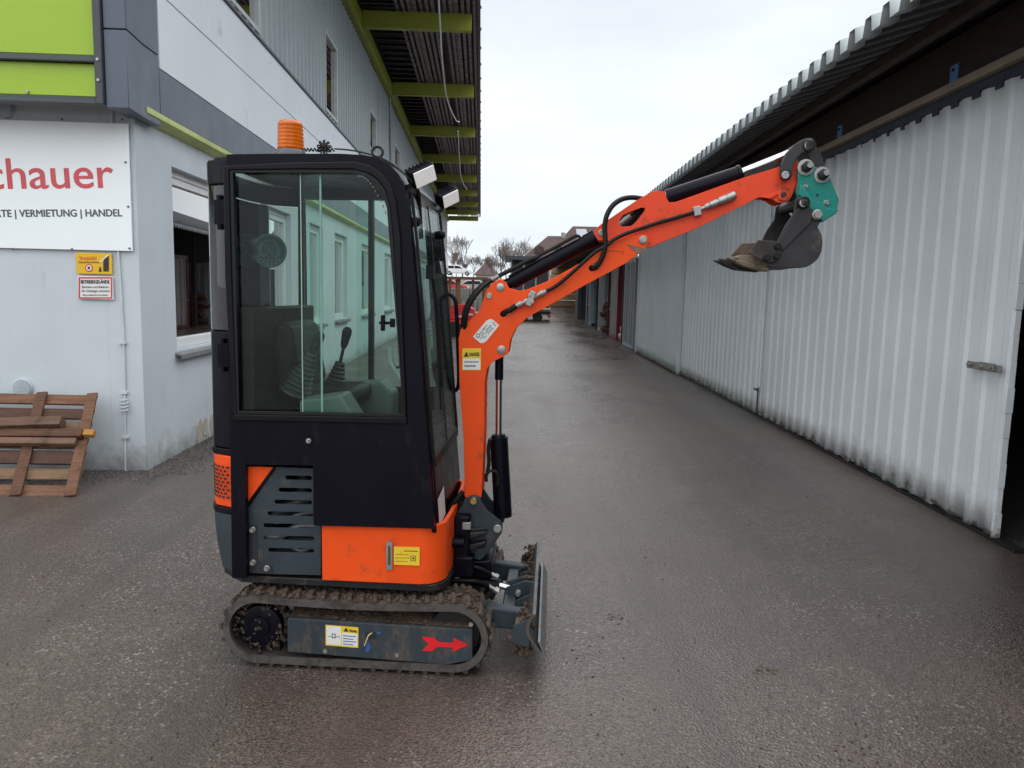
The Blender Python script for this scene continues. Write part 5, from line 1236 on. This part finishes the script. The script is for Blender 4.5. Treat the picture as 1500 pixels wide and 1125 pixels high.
def lamp(px, py, c_, s, turn):
    q = P3(px, py, c_); l_ = obj('work_lamp', MB().prism([(-.030, -.030), (.030, -.040), (.030, .040), (-.030, .030)], -.056, .056, mp=lambda u, v, t: (u, t, v)), m_black, ex, bev=.008)
    ln = MB().box((.0305, -.048, -.034), (.036, .048, .034)); f = obj('lamp_lens', ln, m_lampglass, l_, bev=.003)
    fin = MB()
    for k in range(6): fin.box((-.042, -.05+k*.018, -.028), (-.0305, -.044+k*.018, .028))
    objs('cooling_fin', fin, m_black, l_, smooth=False)
    l_.location = q; l_.rotation_euler = Matrix.Rotation(R(-16), 3, 'Y').to_euler() if False else (Matrix.Rotation(R(turn), 3, 'Z') @ Matrix.Rotation(R(24), 3, 'Y') @ Matrix.Rotation(R(30), 3, 'X')).to_euler(); l_.scale = (s, s, s)
    br = MB().tube([q+Vector((-.02, 0, -.035)), q+Vector((-.03, 0, -.07)), P3(px-15, py+22, c_)], .010, 8, 2); br.obox(P3(px-17, py+24, c_), (.05, .03, .022)); obj('lamp_bracket', br, m_dark, ex)
lamp(617, 255, -.36, 1.0, -48); lamp(655, 288, .37, 1.0, -40)
obj('lamp_cable', MB().tube([P3(600, 272, -.38), P3(611, 278, -.30), P3(614, 300, -.22), P3(617, 350, -.2)], .010, 8, 4), m_blackm, ex)
mb = MB(); [mb.lathe(P3(x, y, cc), (1, -.3, .1), [(0, .02), (.03, .022), (.04, .015)], 14) for x, y, cc in ((602, 326, -.33), (640, 345, .30))]; objs('spray_nozzle', mb, m_black, ex)

# ---- swing post -------------------------------------------------------
cb_ = .0
po = [ZS(*q) for q in ((180, 380), (215, 325), (240, 303), (262, 297), (290, 305), (300, 330), (330, 375), (395, 425), (410, 455), (405, 490), (385, 520), (345, 575), (310, 620), (290, 632), (250, 620), (200, 560), (185, 500))]
sw = obj('swing_post', MB().prism(Es(po, -.09), -.105, -.085), m_grey, ex, bev=.005); obj('far_plate', MB().prism(Es(po, -.09), .085, .105), m_grey, sw, bev=.005)
pz = E(*ZS(240, 470), -.05); obj('post_barrel', MB().cyl((pz[0]-.02, 0, .44), (pz[0]-.02, 0, .66), .065, seg=24).box((pz[0]-.02, -.084, .46), (pz[0]+.07, .084, .60)), m_dark, sw, bev=.006)
pin('pin', *ZS(260, 328), -.106, .017, M('brass_fitting', (.5, .36, .14), .35, .8), sw); pin('pin', *ZS(382, 472), -.106, .020, m_zinc, sw, .012, False)
ear = MB()
for zz in (.455, .525): ear.prism([(.36, -.12), (.50, -.13), (.58, -.10), (.60, -.05), (.58, .0), (.36, .05)], zz, zz+.028, mp=lambda u, v, t: (u, v, t))
objs('clevis', ear, m_dark, ex, bev=.006)
obj('slew_bracket', MB().box((.425, -.16, .42), (.50, .18, .62)), m_black, ex, bev=.01)
tk = MB().prism(Es([ZS(q[0], q[1]) for q in ((195, 505), (235, 490), (330, 485), (325, 500), (250, 525), (200, 530))], -.14), -.15, -.06); tk.prism(Es([ZS(*q) for q in ((205, 560), (320, 535), (325, 552), (250, 585))], -.14), -.15, -.06)
objs('swing_link', tk, m_dark, sw, bev=.006)
sc_ = obj('swing_cylinder', MB().cyl(P3(*ZS(140, 542), -.20), P3(*ZS(210, 546), -.20), .022, seg=16), m_black, ex); obj('rod', MB().cyl(P3(*ZS(75, 541), -.20), P3(*ZS(142, 542), -.20), .016, seg=16), m_chrome, sc_)
obj('square_block', MB().obox(P3(*ZS(224, 455), -.15), (.04, .03, .035)), m_zinc, sw, bev=.003)
lowb = MB().prism(Es([ZS(*q) for q in ((175, 600), (360, 600), (360, 690), (300, 700), (180, 660))], .0), -.10, .14); lowb.box((.40, -.17, .33), (.52, .17, .43)); obj('front_block', lowb, m_black, ex, bev=.01)

# ---- boom -----------------------------------------------------------
cB = -.07
bo = [ZS(215, 310), (679, 640), (673, 560), (672, 496), (675, 482.5), (685, 472), (702, 456), (708, 439), (712.5, 426), (722, 414), (732, 409), (741, 413), (745.6, 422), (759.5, 426), (772, 424), (802, 412), (840.5, 391), (864, 376), (885, 362), (906.7, 351), (928, 345), (942, 343), (949, 346), (951.5, 353.5), (945, 363), (934, 373), (917, 385.5), (894, 398), (857.6, 417.5), (810.7, 444), (772, 465.5), (755, 482.5), (747.7, 498.5), (744.5, 517.7), (736, 523), (721, 530.5), (713.6, 540), (710, 560), (709, 640), ZS(300, 310)]
def slot2(a, b, r, c_):
    (x0, z0), (x1, z1) = E(*a, c_), E(*b, c_); t0 = math.atan2(z1-z0, x1-x0)
    return [(x0+r*math.cos(t), z0+r*math.sin(t)) for t in [t0+math.pi/2+math.pi*i/7 for i in range(8)]]+[(x1+r*math.cos(t), z1+r*math.sin(t)) for t in [t0-math.pi/2+math.pi*i/7 for i in range(8)]]
h1 = slot2((737, 460), (744, 456), .014, cB); h2 = slot2((867, 393), (874, 389), .014, cB)
boom = obj('boom', MB().prism(Es(bo, cB), -.075, -.058, [h1, h2]), m_orange, ex, bev=.005, ang=30); obj('far_plate', MB().prism(Es(bo, cB), .058, .075, [h1, h2]), m_orange, boom, bev=.005, ang=30)
def strip(pts, c_, y0, y1, th=.01):
    P_ = Es(pts, c_); n = len(P_); inn = []
    for i in range(n):
        a = Vector(P_[max(0, i-1)]); b = Vector(P_[min(n-1, i+1)]); d = (b-a).normalized(); inn.append((P_[i][0]+d.y*th, P_[i][1]-d.x*th))
    return MB().prism(P_+inn[::-1], y0, y1)
obj('web_plate', strip([(680, 728), (680, 640), (675, 560), (674, 496), (686, 473), (703, 457), (713, 428)], cB, -.0575, .0575), m_orange, boom)
obj('web_plate', strip([(752, 426), (772, 425.5), (802, 413.5), (840, 393), (864, 378), (880, 368)], cB, -.0575, .0575), m_orange, boom)
obj('web_plate', strip([(915, 385), (893, 397), (857, 416), (810, 442.5), (771, 464), (754, 481), (746, 499)], cB, -.0575, .0575), m_orange, boom)
obj('web_plate', strip([(735, 522), (720, 529.5), (712, 540), (708, 560), (707, 640), (703, 727)], cB, -.0575, .0575), m_orange, boom)
for q, r in (((733, 421), .019), ((716.5, 433.5), .014), ((734.5, 512.5), .020)): pin('pin', *q, -.0755, r, m_zinc, boom, .008, False)
pin('pin', *Z5(1415, 100), -.0755, .018, m_zinc, boom, .012)
# raised weld line and stickers
ws_ = MB().tube([P3(*Z6(108, 700), -.0765), P3(*Z6(190, 703), -.0765), P3(*Z6(200, 712), -.0765), P3(*Z6(195, 722), -.0765)], .002, 5, 2); obj('weld_seam', ws_, M('dull_orange', (.50, .07, .015), .5), boom)
c = -.0755
idl = decal('maker_sticker', [Z5(*q) for q in ((248, 765), (340, 655), (360, 645), (380, 645), (428, 687), (340, 795), (320, 808), (300, 810))], c, m_decal, boom)
cc_ = P3(*Z5(283, 758), c-.0013); obj('emblem', MB().cyl(cc_, cc_+Vector((0, -.0005, 0)), .010, seg=18), m_greytxt, idl); obj('emblem_mark', MB().cyl(cc_+Vector((0, -.0006, 0)), cc_+Vector((0, -.001, 0)), .006, seg=18), m_decal, idl)
for (a, b, hh) in (((300, 742), (345, 682), 10), ((307, 757), (392, 662), 7), ((300, 780), (400, 672), 6), ((322, 775), (408, 682), 6)):
    A_, B_ = Z5(*a), Z5(*b); dx, dy = (B_[0]-A_[0]), (B_[1]-A_[1]); L_ = math.hypot(dx, dy); nx, ny = -dy/L_*hh/4.69/2, dx/L_*hh/4.69/2; n_ = 9
    for k in range(n_):
        if (k*7) % 5 == 4: continue
        u0, u1 = k/n_, (k+.72)/n_
        decal('print_mark', [(A_[0]+dx*u0-nx, A_[1]+dy*u0-ny), (A_[0]+dx*u1-nx, A_[1]+dy*u1-ny), (A_[0]+dx*u1+nx, A_[1]+dy*u1+ny), (A_[0]+dx*u0+nx, A_[1]+dy*u0+ny)], c-.0013, m_greytxt, idl, .0004)
dg_ = decal('danger_sticker', [Z5(175, 846), Z5(302, 845), Z5(302, 995), Z5(174, 996)], c, m_yellow, boom)
decal('panel', [Z5(180, 915), Z5(297, 914), Z5(297, 990), Z5(179, 991)], c-.0013, m_decal, dg_, .0005)
decal('triangle', [Z5(184, 903), Z5(219, 903), Z5(202, 866)], c-.0013, m_print, dg_, .0005)
dtext('DANGER', Z5(222, 898), Z5(292, 897), 5.2, c-.0005, m_print, dg_, .015)
for yy, x1 in ((938, 287), (966, 268)):
    for k in range(9):
        a = 190+(x1-190)*k/9; decal('print_mark', [Z5(a, yy-5), Z5(a+7.5, yy-5), Z5(a+7.5, yy+5), Z5(a, yy+5)], c-.0018, m_greytxt, dg_, .0004)
# lift cylinder in front of the post
lc = obj('lift_cylinder', MB().cyl(P3(737, 756, 0), P3(730.5, 640, 0), .043, seg=28).cyl(P3(730.5, 646, 0), P3(730.2, 636, 0), .040, .03, seg=28), m_black, ex)
obj('rod', MB().cyl(P3(730.3, 638, 0), P3(731, 555, 0), .0155, seg=18), m_chrome, lc); obj('rod_end', MB().cyl(P3(731, 556, 0), P3(731.5, 514, 0), .020, seg=16), m_black, lc)
obj('feed_pipe', MB().tube([P3(*ZS(x, y), -.05) for x, y in ((345, 10), (335, 60), (338, 130), (330, 180)) ], .009, 8).tube([P3(*ZS(x, y), -.055) for x, y in ((325, 230), (325, 195), (345, 175), (375, 180), (385, 205), (383, 250))], .008, 8), m_blackm, lc)
# arm cylinder above the boom
a, b = P3(743, 417, 0), P3(871, 349, 0)
ac = obj('arm_cylinder', MB().cyl(a.lerp(b, .05), b, .034, seg=28).cyl(a.lerp(b, .90), b+(b-a)*.01, .037, seg=28), m_black, ex)
obj('rod', MB().cyl(b, P3(882, 342, 0), .018, seg=16), m_chrome, ac); obj('cylinder_foot', MB().cyl(P3(733, 421, -.035), P3(733, 421, .035), .032, seg=20).cyl(P3(733, 421, 0), a.lerp(b, .08), .025, seg=16), m_black, ac)
obj('feed_pipe', MB().tube([P3(x, y, -.02) for x, y in ((726, 408), (745, 396), (772, 383), (810, 364), (838, 348.5), (846, 345.5), (850, 350), (849, 358))], .0075, 8), m_blackm, ac)

# ---- arm ------------------------------------------------------------
cA = -.05
ao = [(870.7, 342.7), (873, 334.7), (881, 328), (892, 321), (934.7, 292), (955, 281), (963, 279.5), (974, 280.5), (976, 291), (980, 296.5), (990, 296), (1089, 260.5), (1142.7, 244), (1158, 237), (1168, 236.5), (1173, 245), (1171, 260), (1164, 276), (1159, 288), (1153, 296), (1145, 298), (1137, 296), (1130, 291), (1122.7, 288.5), (1112, 288.8), (1020, 334.7), (952, 362), (940, 364), (928, 360), (905, 356), (886.7, 352), (876, 352)]
ah = [Z6(*q) for q in ((172, 555), (180, 530), (200, 505), (250, 483), (300, 466), (316, 466), (318, 478), (290, 520), (262, 552), (240, 567), (190, 570))]
lug_h = [(1147.2+3.2*math.cos(t), 286+3.2*math.sin(t)) for t in [i*math.pi/6 for i in range(12)]]
arm = obj('arm', MB().prism(Es(ao, cA), -.055, -.040, [Es(ah, cA), Es(lug_h, cA)]), m_red, ex, bev=.004, ang=30); obj('far_plate', MB().prism(Es(ao, cA), .040, .055, [Es(ah, cA), Es(lug_h, cA)]), m_red, arm, bev=.004, ang=30)
obj('web_plate', strip([(984, 297.5), (1089, 262), (1142, 245.5)], cA, -.0395, .0395), m_red, arm)
obj('web_plate', strip([(1122, 287), (1112, 287.3), (1020, 333), (952, 360.5)], cA, -.0395, .0395), m_red, arm)
obj('web_plate', strip([(876, 334), (892, 322.5), (934, 293.5), (960, 281)], cA, -.0395, .0395), m_red, arm)
bp_ = P3(1147.2, 286, -.0645); obj('boss_hole', MB().cyl(bp_, bp_+Vector((0, -.001, 0)), .0115, seg=18), m_print, arm)
obj('boss', MB().lathe(P3(1147.2, 286, -.056), (0, -1, 0), [(0, .024), (.008, .024), (.009, .012), (.002, .011)], 22), m_red, arm)
obj('lug_plate', MB().prism(Es([Z6(*q) for q in ((945, 408), (985, 405), (1060, 372), (1110, 352), (1105, 362), (1040, 398), (1005, 420))], cA), -.062, -.056), m_red, arm, bev=.002)
pin('pin', 881, 341, -.056, .015, m_zinc, arm, .008, False)
pin('pin', *Z6(1090, 287), -.075, .024, m_dark, arm, .02, True, .75)
pin('pin', *Z6(1200, 243), -.085, .026, m_zinc, arm, .012, True, .8); 
obj('pivot_plate', MB().prism(Es([Z5(*q) for q in ((1380, 200), (1440, 170), (1455, 130), (1425, 160), (1390, 150), (1330, 135), (1300, 128), (1370, 190))], -.078), -.0762, -.0775), M('scraped_paint', (.20, .12, .08), .6, .2, .3, 30), boom, smooth=False)
# bucket cylinder
a, b = P3(975, 290, 0), P3(1085, 254, 0)
bcy = obj('bucket_cylinder', MB().cyl(a.lerp(b, .01), b, .036, seg=28).cyl(a.lerp(b, .955), b+(b-a)*.003, .039, seg=28), m_black, ex)
obj('rod', MB().cyl(b, P3(1160, 224, 0), .0195, seg=20), m_chrome, bcy)
obj('rod_eye', MB().cyl(P3(1158, 225, 0), P3(1176, 217, 0), .024, seg=16).cyl(P3(1184, 213, -.035), P3(1184, 213, .035), .034, seg=20), m_dark, bcy)
obj('rod_dark_strip', MB().prism(Es([(1087, 262), (1090, 252), (1135, 238), (1140, 243), (1128, 249)], 0), -.038, .038), m_dark, arm)  # dark strip added below the bucket rod
# bent links
def link(pts, y0, y1):
    P_ = Es(pts, -.07); w = .026; L_, Q_ = [], []
    for i in range(len(P_)):
        a = Vector(P_[max(0, i-1)]); b = Vector(P_[min(len(P_)-1, i+1)]); d = (b-a).normalized(); n = Vector((-d.y, d.x)); p = Vector(P_[i])
        L_.append(tuple(p+n*w)); Q_.append(tuple(p-n*w))
    e = Vector(P_[-1]); a_ = Vector(P_[-2]); d = (e-a_).normalized(); n = Vector((-d.y, d.x)); cap = [tuple(e+n*w*math.cos(R(t))+d*w*math.sin(R(t))) for t in (30, 60, 90, 120, 150)]
    s_ = Vector(P_[0]); d = (s_-Vector(P_[1])).normalized(); n = Vector((-d.y, d.x)); cap0 = [tuple(s_+n*w*math.cos(R(t))+d*w*math.sin(R(t))) for t in (30, 60, 90, 120, 150)]
    return MB().prism(L_+cap+Q_[::-1]+cap0, y0, y1)
l1 = link([Z6(*q) for q in ((1088, 280), (1092, 235), (1112, 190), (1150, 150), (1185, 128), (1213, 122))], -.090, -.068); m2_ = link([Z6(*q) for q in ((1088, 280), (1092, 235), (1112, 190), (1150, 150), (1185, 128), (1213, 122))], .068, .090)
l1.add(m2_.v, m2_.f); objs('guide_link', l1, m_linkm, ex, bev=.004)
l2 = link([Z6(*q) for q in ((1213, 122), (1245, 160), (1268, 205), (1280, 250), (1288, 288))], -.064, .064); obj('bucket_link', l2, m_linkm, ex, bev=.004)
pin('pin', *Z6(1217, 125), -.091, .025, m_dark, ex, .02, True, .8)
for q in ((1090, 287), (1217, 125)): pin('pin', *Z6(q[0], q[1]), -.108, .017, m_zinc, ex, .008, False)
fit((905, 330), (936, 309), 0, [(0, .022), (.4, .022), (.41, .026), (.8, .026), (1, .022)]) if False else None
obj('hose_sleeve', MB().cyl(P3(902, 331, -.01), P3(922, 315, -.01), .024, seg=14), m_zinc, arm); obj('inner_hose', MB().tube([P3(905, 340, .0), P3(918, 327, -.02), P3(934, 312, -.01), P3(955, 298, .02)], .014, 8, 4), m_blackm, arm)
# quick coupler
cC = -.08
co = [(1168, 248), (1170, 241.5), (1174, 237.5), (1179, 235.8), (1184, 237), (1188, 240.5), (1190, 244), (1200, 246.3), (1210.6, 248), (1217, 264), (1228.8, 293), (1226, 306), (1213, 318), (1200, 327), (1194, 322), (1180, 305), (1168, 290), (1166, 280), (1169, 265)]
qc = obj('quick_coupler', MB().prism(Es(co, cC), -.085, -.067), m_teal, ex, bev=.004, ang=30); obj('far_plate', MB().prism(Es(co, cC), .067, .085), m_teal, qc, bev=.004, ang=30)
obj('coupler_body', MB().prism(Es([(1176, 262), (1205, 256), (1222, 293), (1220, 304), (1198, 318), (1180, 300)], cC), -.0665, .0665), m_teal, qc, bev=.006)
obj('lower_flange', MB().prism(Es([ZB(*q) for q in ((592, 500), (604, 430), (640, 462), (680, 520), (735, 555), (780, 590), (862, 602), (845, 628), (752, 688), (690, 625))], cC), -.122, -.0855), m_teal, qc, bev=.004)
for q in ((1200, 245), (1290, 287)): 
    p = P3(*Z6(*q), -.0855); obj('washer', MB().lathe(p, (0, -1, 0), [(0, .036), (.006, .035), (.007, .022)], 26), m_zinc, qc); obj('nut', MB().lathe(p+Vector((0, -.006, 0)), (0, -1, 0), [(0, .024), (.022, .024), (.026, .016)], 6), m_dark, qc, bev=.002); obj('pin_end', MB().cyl(p+Vector((.006, -.03, .004)), p+Vector((.006, -.042, .004)), .012, seg=12), m_zinc, qc)
for q, r in (((1203, 350), .010), ((1315, 440), .013)): pin('bolt', *Z6(*q), -.0855, r, m_zinc, qc, .006)
p = P3(*Z6(1265, 397), -.0855); obj('grease_hole', MB().cyl(p, p+Vector((0, -.001, 0)), .006, seg=12), m_print, qc)
# bucket
cK = -.15; KY = .15
kn = [ZB(*q) for q in ((585, 560), (590, 525), (612, 510), (645, 512), (668, 530), (690, 580), (735, 625), (752, 690), (740, 715), (768, 770), (775, 820), (768, 880), (745, 930), (710, 965), (665, 990), (620, 997), (500, 999), (420, 995), (390, 985), (470, 800), (520, 700), (575, 620))]
bk_ = obj('bucket', MB().prism(Es(kn, cK), -KY, -KY+.012), m_bucket, ex, bev=.003, ang=30); obj('far_plate', MB().prism(Es(kn, cK), KY-.012, KY), m_bucket, bk_, bev=.003, ang=30)
shell = strip([ZB(*q) for q in ((700, 620), (742, 700), (766, 772), (772, 820), (765, 878), (742, 927), (708, 961), (664, 986), (620, 994), (530, 996), (440, 994))], cK, -KY+.0125, KY-.0125, .010)
obj('bucket_shell', shell, m_bucket, bk_, ang=50)
objs('hinge_plate', MB().prism(Es([ZB(*q) for q in ((590, 560), (592, 525), (615, 508), (648, 510), (672, 530), (700, 575), (738, 622), (742, 650), (718, 662), (640, 600))], -.09), -.064, -.050).prism(Es([ZB(*q) for q in ((590, 560), (592, 525), (615, 508), (648, 510), (672, 530), (700, 575), (738, 622), (742, 650), (718, 662), (640, 600))], -.09), .05, .064), m_bucket, bk_, bev=.003)
# stiffener: front leaf of the side plate, thicker
obj('side_stiffener', MB().prism(Es([ZB(*q) for q in ((575, 620), (640, 560), (712, 620), (690, 690), (500, 880), (470, 830))], cK-.012), -KY-.010, -KY-.0005), m_bucket, bk_, bev=.003)
obj('cutting_lip', MB().prism(Es([ZB(*q) for q in ((440, 984), (430, 945), (330, 915), (215, 905), (190, 925), (216, 944), (330, 985), (430, 1003))], cK), -KY+.013, KY-.013), m_rusty, bk_, bev=.002)
for c_, mt_, tp in ((-.125, m_rusty, ((113, 928), (205, 943), (300, 972), (402, 998), (390, 1023), (330, 1019), (230, 990), (160, 955))), (.02, m_dark, ((55, 934), (112, 938), (215, 980), (330, 1015), (318, 1028), (205, 1012), (120, 976))), (.12, m_dark, ((20, 944), (75, 948), (175, 985), (280, 1015), (270, 1024), (165, 1012), (85, 980)))):
    obj('bucket_tooth', MB().prism(Es([ZB(*q) for q in tp], c_), c_-.024, c_+.024), mt_, bk_, bev=.004)
scq = [ZB(*q) for q in ((333, 804), (470, 812), (492, 845), (490, 895), (462, 948), (400, 962), (320, 925), (262, 890))]
sc2 = MB().prism(Es(scq, cK-.02), -KY-.020, -KY-.0105); sc3 = MB().prism(Es(scq, cK), KY, KY+.012)
obj('side_cutter', sc2, M('dark_worn_cutter', (.045, .038, .034), .55, .3, .3, 14, .15, 70, dirt=((.13, .10, .07), .25, 14)), bk_, bev=.003)
obj('side_cutter', MB().prism(Es([ZB(*q) for q in ((145, 915), (216, 828), (330, 826), (345, 900), (300, 935), (200, 938))], KY), KY-.011, KY+.012), m_rusty, bk_, bev=.003)
for q in ((462, 848), (455, 916), (388, 926)): pin('bolt', *ZB(*q), -KY-.021, .017, m_dark, bk_, .008, True, .7)
pin('pin', *ZB(640, 548), -.16, .026, m_dark, bk_, .022, True, .8); pin('pin_cap', *ZB(645, 550), -.188, .018, m_zinc, bk_, .006, False)
pin('pin', *ZB(735, 632), -.16, .022, m_zinc, bk_, .014, True, .8)
objs('pin_tube', MB().cyl(P3(*ZB(640, 548), -.16)+Vector((0, .02, 0)), P3(*ZB(640, 548), -.16)+Vector((0, .29, 0)), .024, seg=18).cyl(P3(*ZB(735, 632), -.16)+Vector((0, .02, 0)), P3(*ZB(735, 632), -.16)+Vector((0, .29, 0)), .02, seg=18), m_dark, bk_)

# ---- hoses along boom and arm --------------------------------------------------
def hose(pts, r, name='hose', c_=None, sm=5): return obj(name, MB().tube([P3(p[0], p[1], p[2] if len(p) > 2 else c_) for p in pts], r, 10, sm), m_blackm, ex)
def fit(a, b, c_, prof_):
    A_, B_ = P3(*a, c_), P3(*b, c_); d = B_-A_; L_ = d.length; return obj('hose_fitting', MB().lathe(A_, d, [(t*L_, r) for t, r in prof_], 12), m_zinc, ex, ang=25)
hose([(*Z5(190, 720), -.06), (*Z5(195, 640), -.09), (*Z5(215, 560), -.10), (*Z5(255, 490), -.10), (*Z5(300, 435), -.08), (*Z5(345, 397), -.05), (*Z5(385, 372), -.03)], .012)
hose([(*Z5(175, 740), -.02), (*Z5(182, 640), -.05), (*Z5(200, 560), -.06), (*Z5(245, 480), -.06), (*Z5(300, 420), -.05), (*Z5(350, 380), -.03)], .010)
fit(Z5(350, 388), Z5(425, 347), -.03, [(0, .012), (.3, .012), (.31, .016), (.55, .016), (.56, .011), (1, .011)])
hose([(*Z5(425, 347), -.03), (*Z5(520, 300), -.03), (*Z5(620, 245), -.025), (*Z5(700, 215), -.02)], .010)
hose([(*Z6(25, 800), -.06), (*Z6(50, 790), -.085), (*Z6(80, 745), -.095), (*Z6(98, 690), -.10), (*Z6(100, 630), -.10), (*Z6(97, 570), -.10), (*Z6(108, 510), -.10), (*Z6(140, 455), -.09), (*Z6(190, 420), -.07), (*Z6(250, 410), -.05), (*Z6(320, 418), -.04), (*Z6(375, 410), -.035)], .0115)
fit(Z6(375, 410), Z6(432, 392), -.035, [(0, .012), (.35, .012), (.36, .016), (.7, .016), (.71, .011), (1, .011)])
hose([(*Z5(455, 615), -.05), (*Z5(480, 595), -.085), (*Z5(510, 575), -.092), (*Z5(545, 553), -.092)], .012)
fit(Z5(540, 556), Z5(625, 515), -.092, [(0, .010), (.2, .010), (.21, .014), (.5, .014), (.51, .009), (.75, .009), (.76, .013), (1, .013)])
obj('hose_clamp', MB().obox(P3(*Z5(645, 503), -.103), (.028, .014, .070), Matrix.Rotation(R(20), 3, 'Y')), m_zinc, ex, bev=.003)
pin('bolt', *Z5(636, 480), -.111, .008, m_zinc, ex, .005); pin('bolt', *Z5(656, 526), -.111, .008, m_zinc, ex, .005)
fit(Z5(665, 492), Z5(750, 452), -.092, [(0, .013), (.2, .013), (.21, .010), (.5, .010), (.51, .014), (.8, .014), (.81, .010), (1, .010)])
hose([(*Z5(745, 455), -.092), (*Z5(800, 428), -.095), (*Z5(860, 385), -.10), (*Z5(940, 315), -.105), (*Z5(1010, 250), -.105), (*Z5(1085, 185), -.10), (*Z5(1160, 140), -.10), (*Z6(150, 640), -.095), (*Z6(210, 610), -.09), (*Z6(310, 575), -.075), (*Z6(400, 545), -.07), (*Z6(490, 520), -.07), (*Z6(590, 490), -.07)], .0085)
obj('hose_clamp', MB().obox(P3(*Z6(604, 485), -.066), (.034, .024, .042), Matrix.Rotation(R(-14), 3, 'Y')), m_zinc, ex, bev=.003)
fit(Z6(620, 475), Z6(690, 445), -.07, [(0, .008), (.4, .008), (.41, .013), (.75, .013), (.76, .009), (1, .009)])
obj('quick_connector', MB().lathe(P3(*Z6(676, 452), -.07), P3(*Z6(772, 412), -.07)-P3(*Z6(676, 452), -.07), [(0, .015), (.03, .016), (.032, .013), (.04, .013), (.042, .018), (.075, .018), (.078, .015), (.085, .018), (.115, .018), (.118, .012)], 16), m_zinc, ex, ang=25)
# hoses at the swing post and to the blade
for k, pts in enumerate((((ZS(90, 430), -.05), (ZS(150, 350), -.08), (ZS(205, 280), -.06)), ((ZS(110, 470), -.03), (ZS(160, 380), -.05), (ZS(212, 300), -.03)), ((ZS(120, 440), .03), (ZS(165, 410), .0), (ZS(220, 330), .02)),
        ((ZS(180, 670), -.12), (ZS(250, 665), -.13), (ZS(310, 685), -.12), (ZS(355, 712), -.10)), ((ZS(85, 745), -.14), (ZS(200, 738), -.16), (ZS(280, 745), -.15), (ZS(340, 770), -.11)), ((ZS(190, 690), -.08), (ZS(260, 690), -.09), (ZS(330, 712), -.08), (ZS(390, 720), -.06)))):
    obj('hose', MB().tube([P3(*q, c_) for q, c_ in pts], .0115 if k < 3 else .009, 8, 5), m_blackm, ex)
fit(ZS(350, 705), ZS(385, 722), -.10, [(0, .010), (.5, .010), (.51, .013), (1, .013)]); fit(ZS(335, 765), ZS(385, 795), -.11, [(0, .010), (.6, .010), (.61, .016), (1, .018)])
hk = MB(); [hk.tube([P3(405+k*12, 842, -.25), P3(404+k*12, 852, -.25), P3(408+k*12, 858, -.25)], .005, 6) for k in range(2)]; objs('drain_hook', hk, m_zinc, ex)
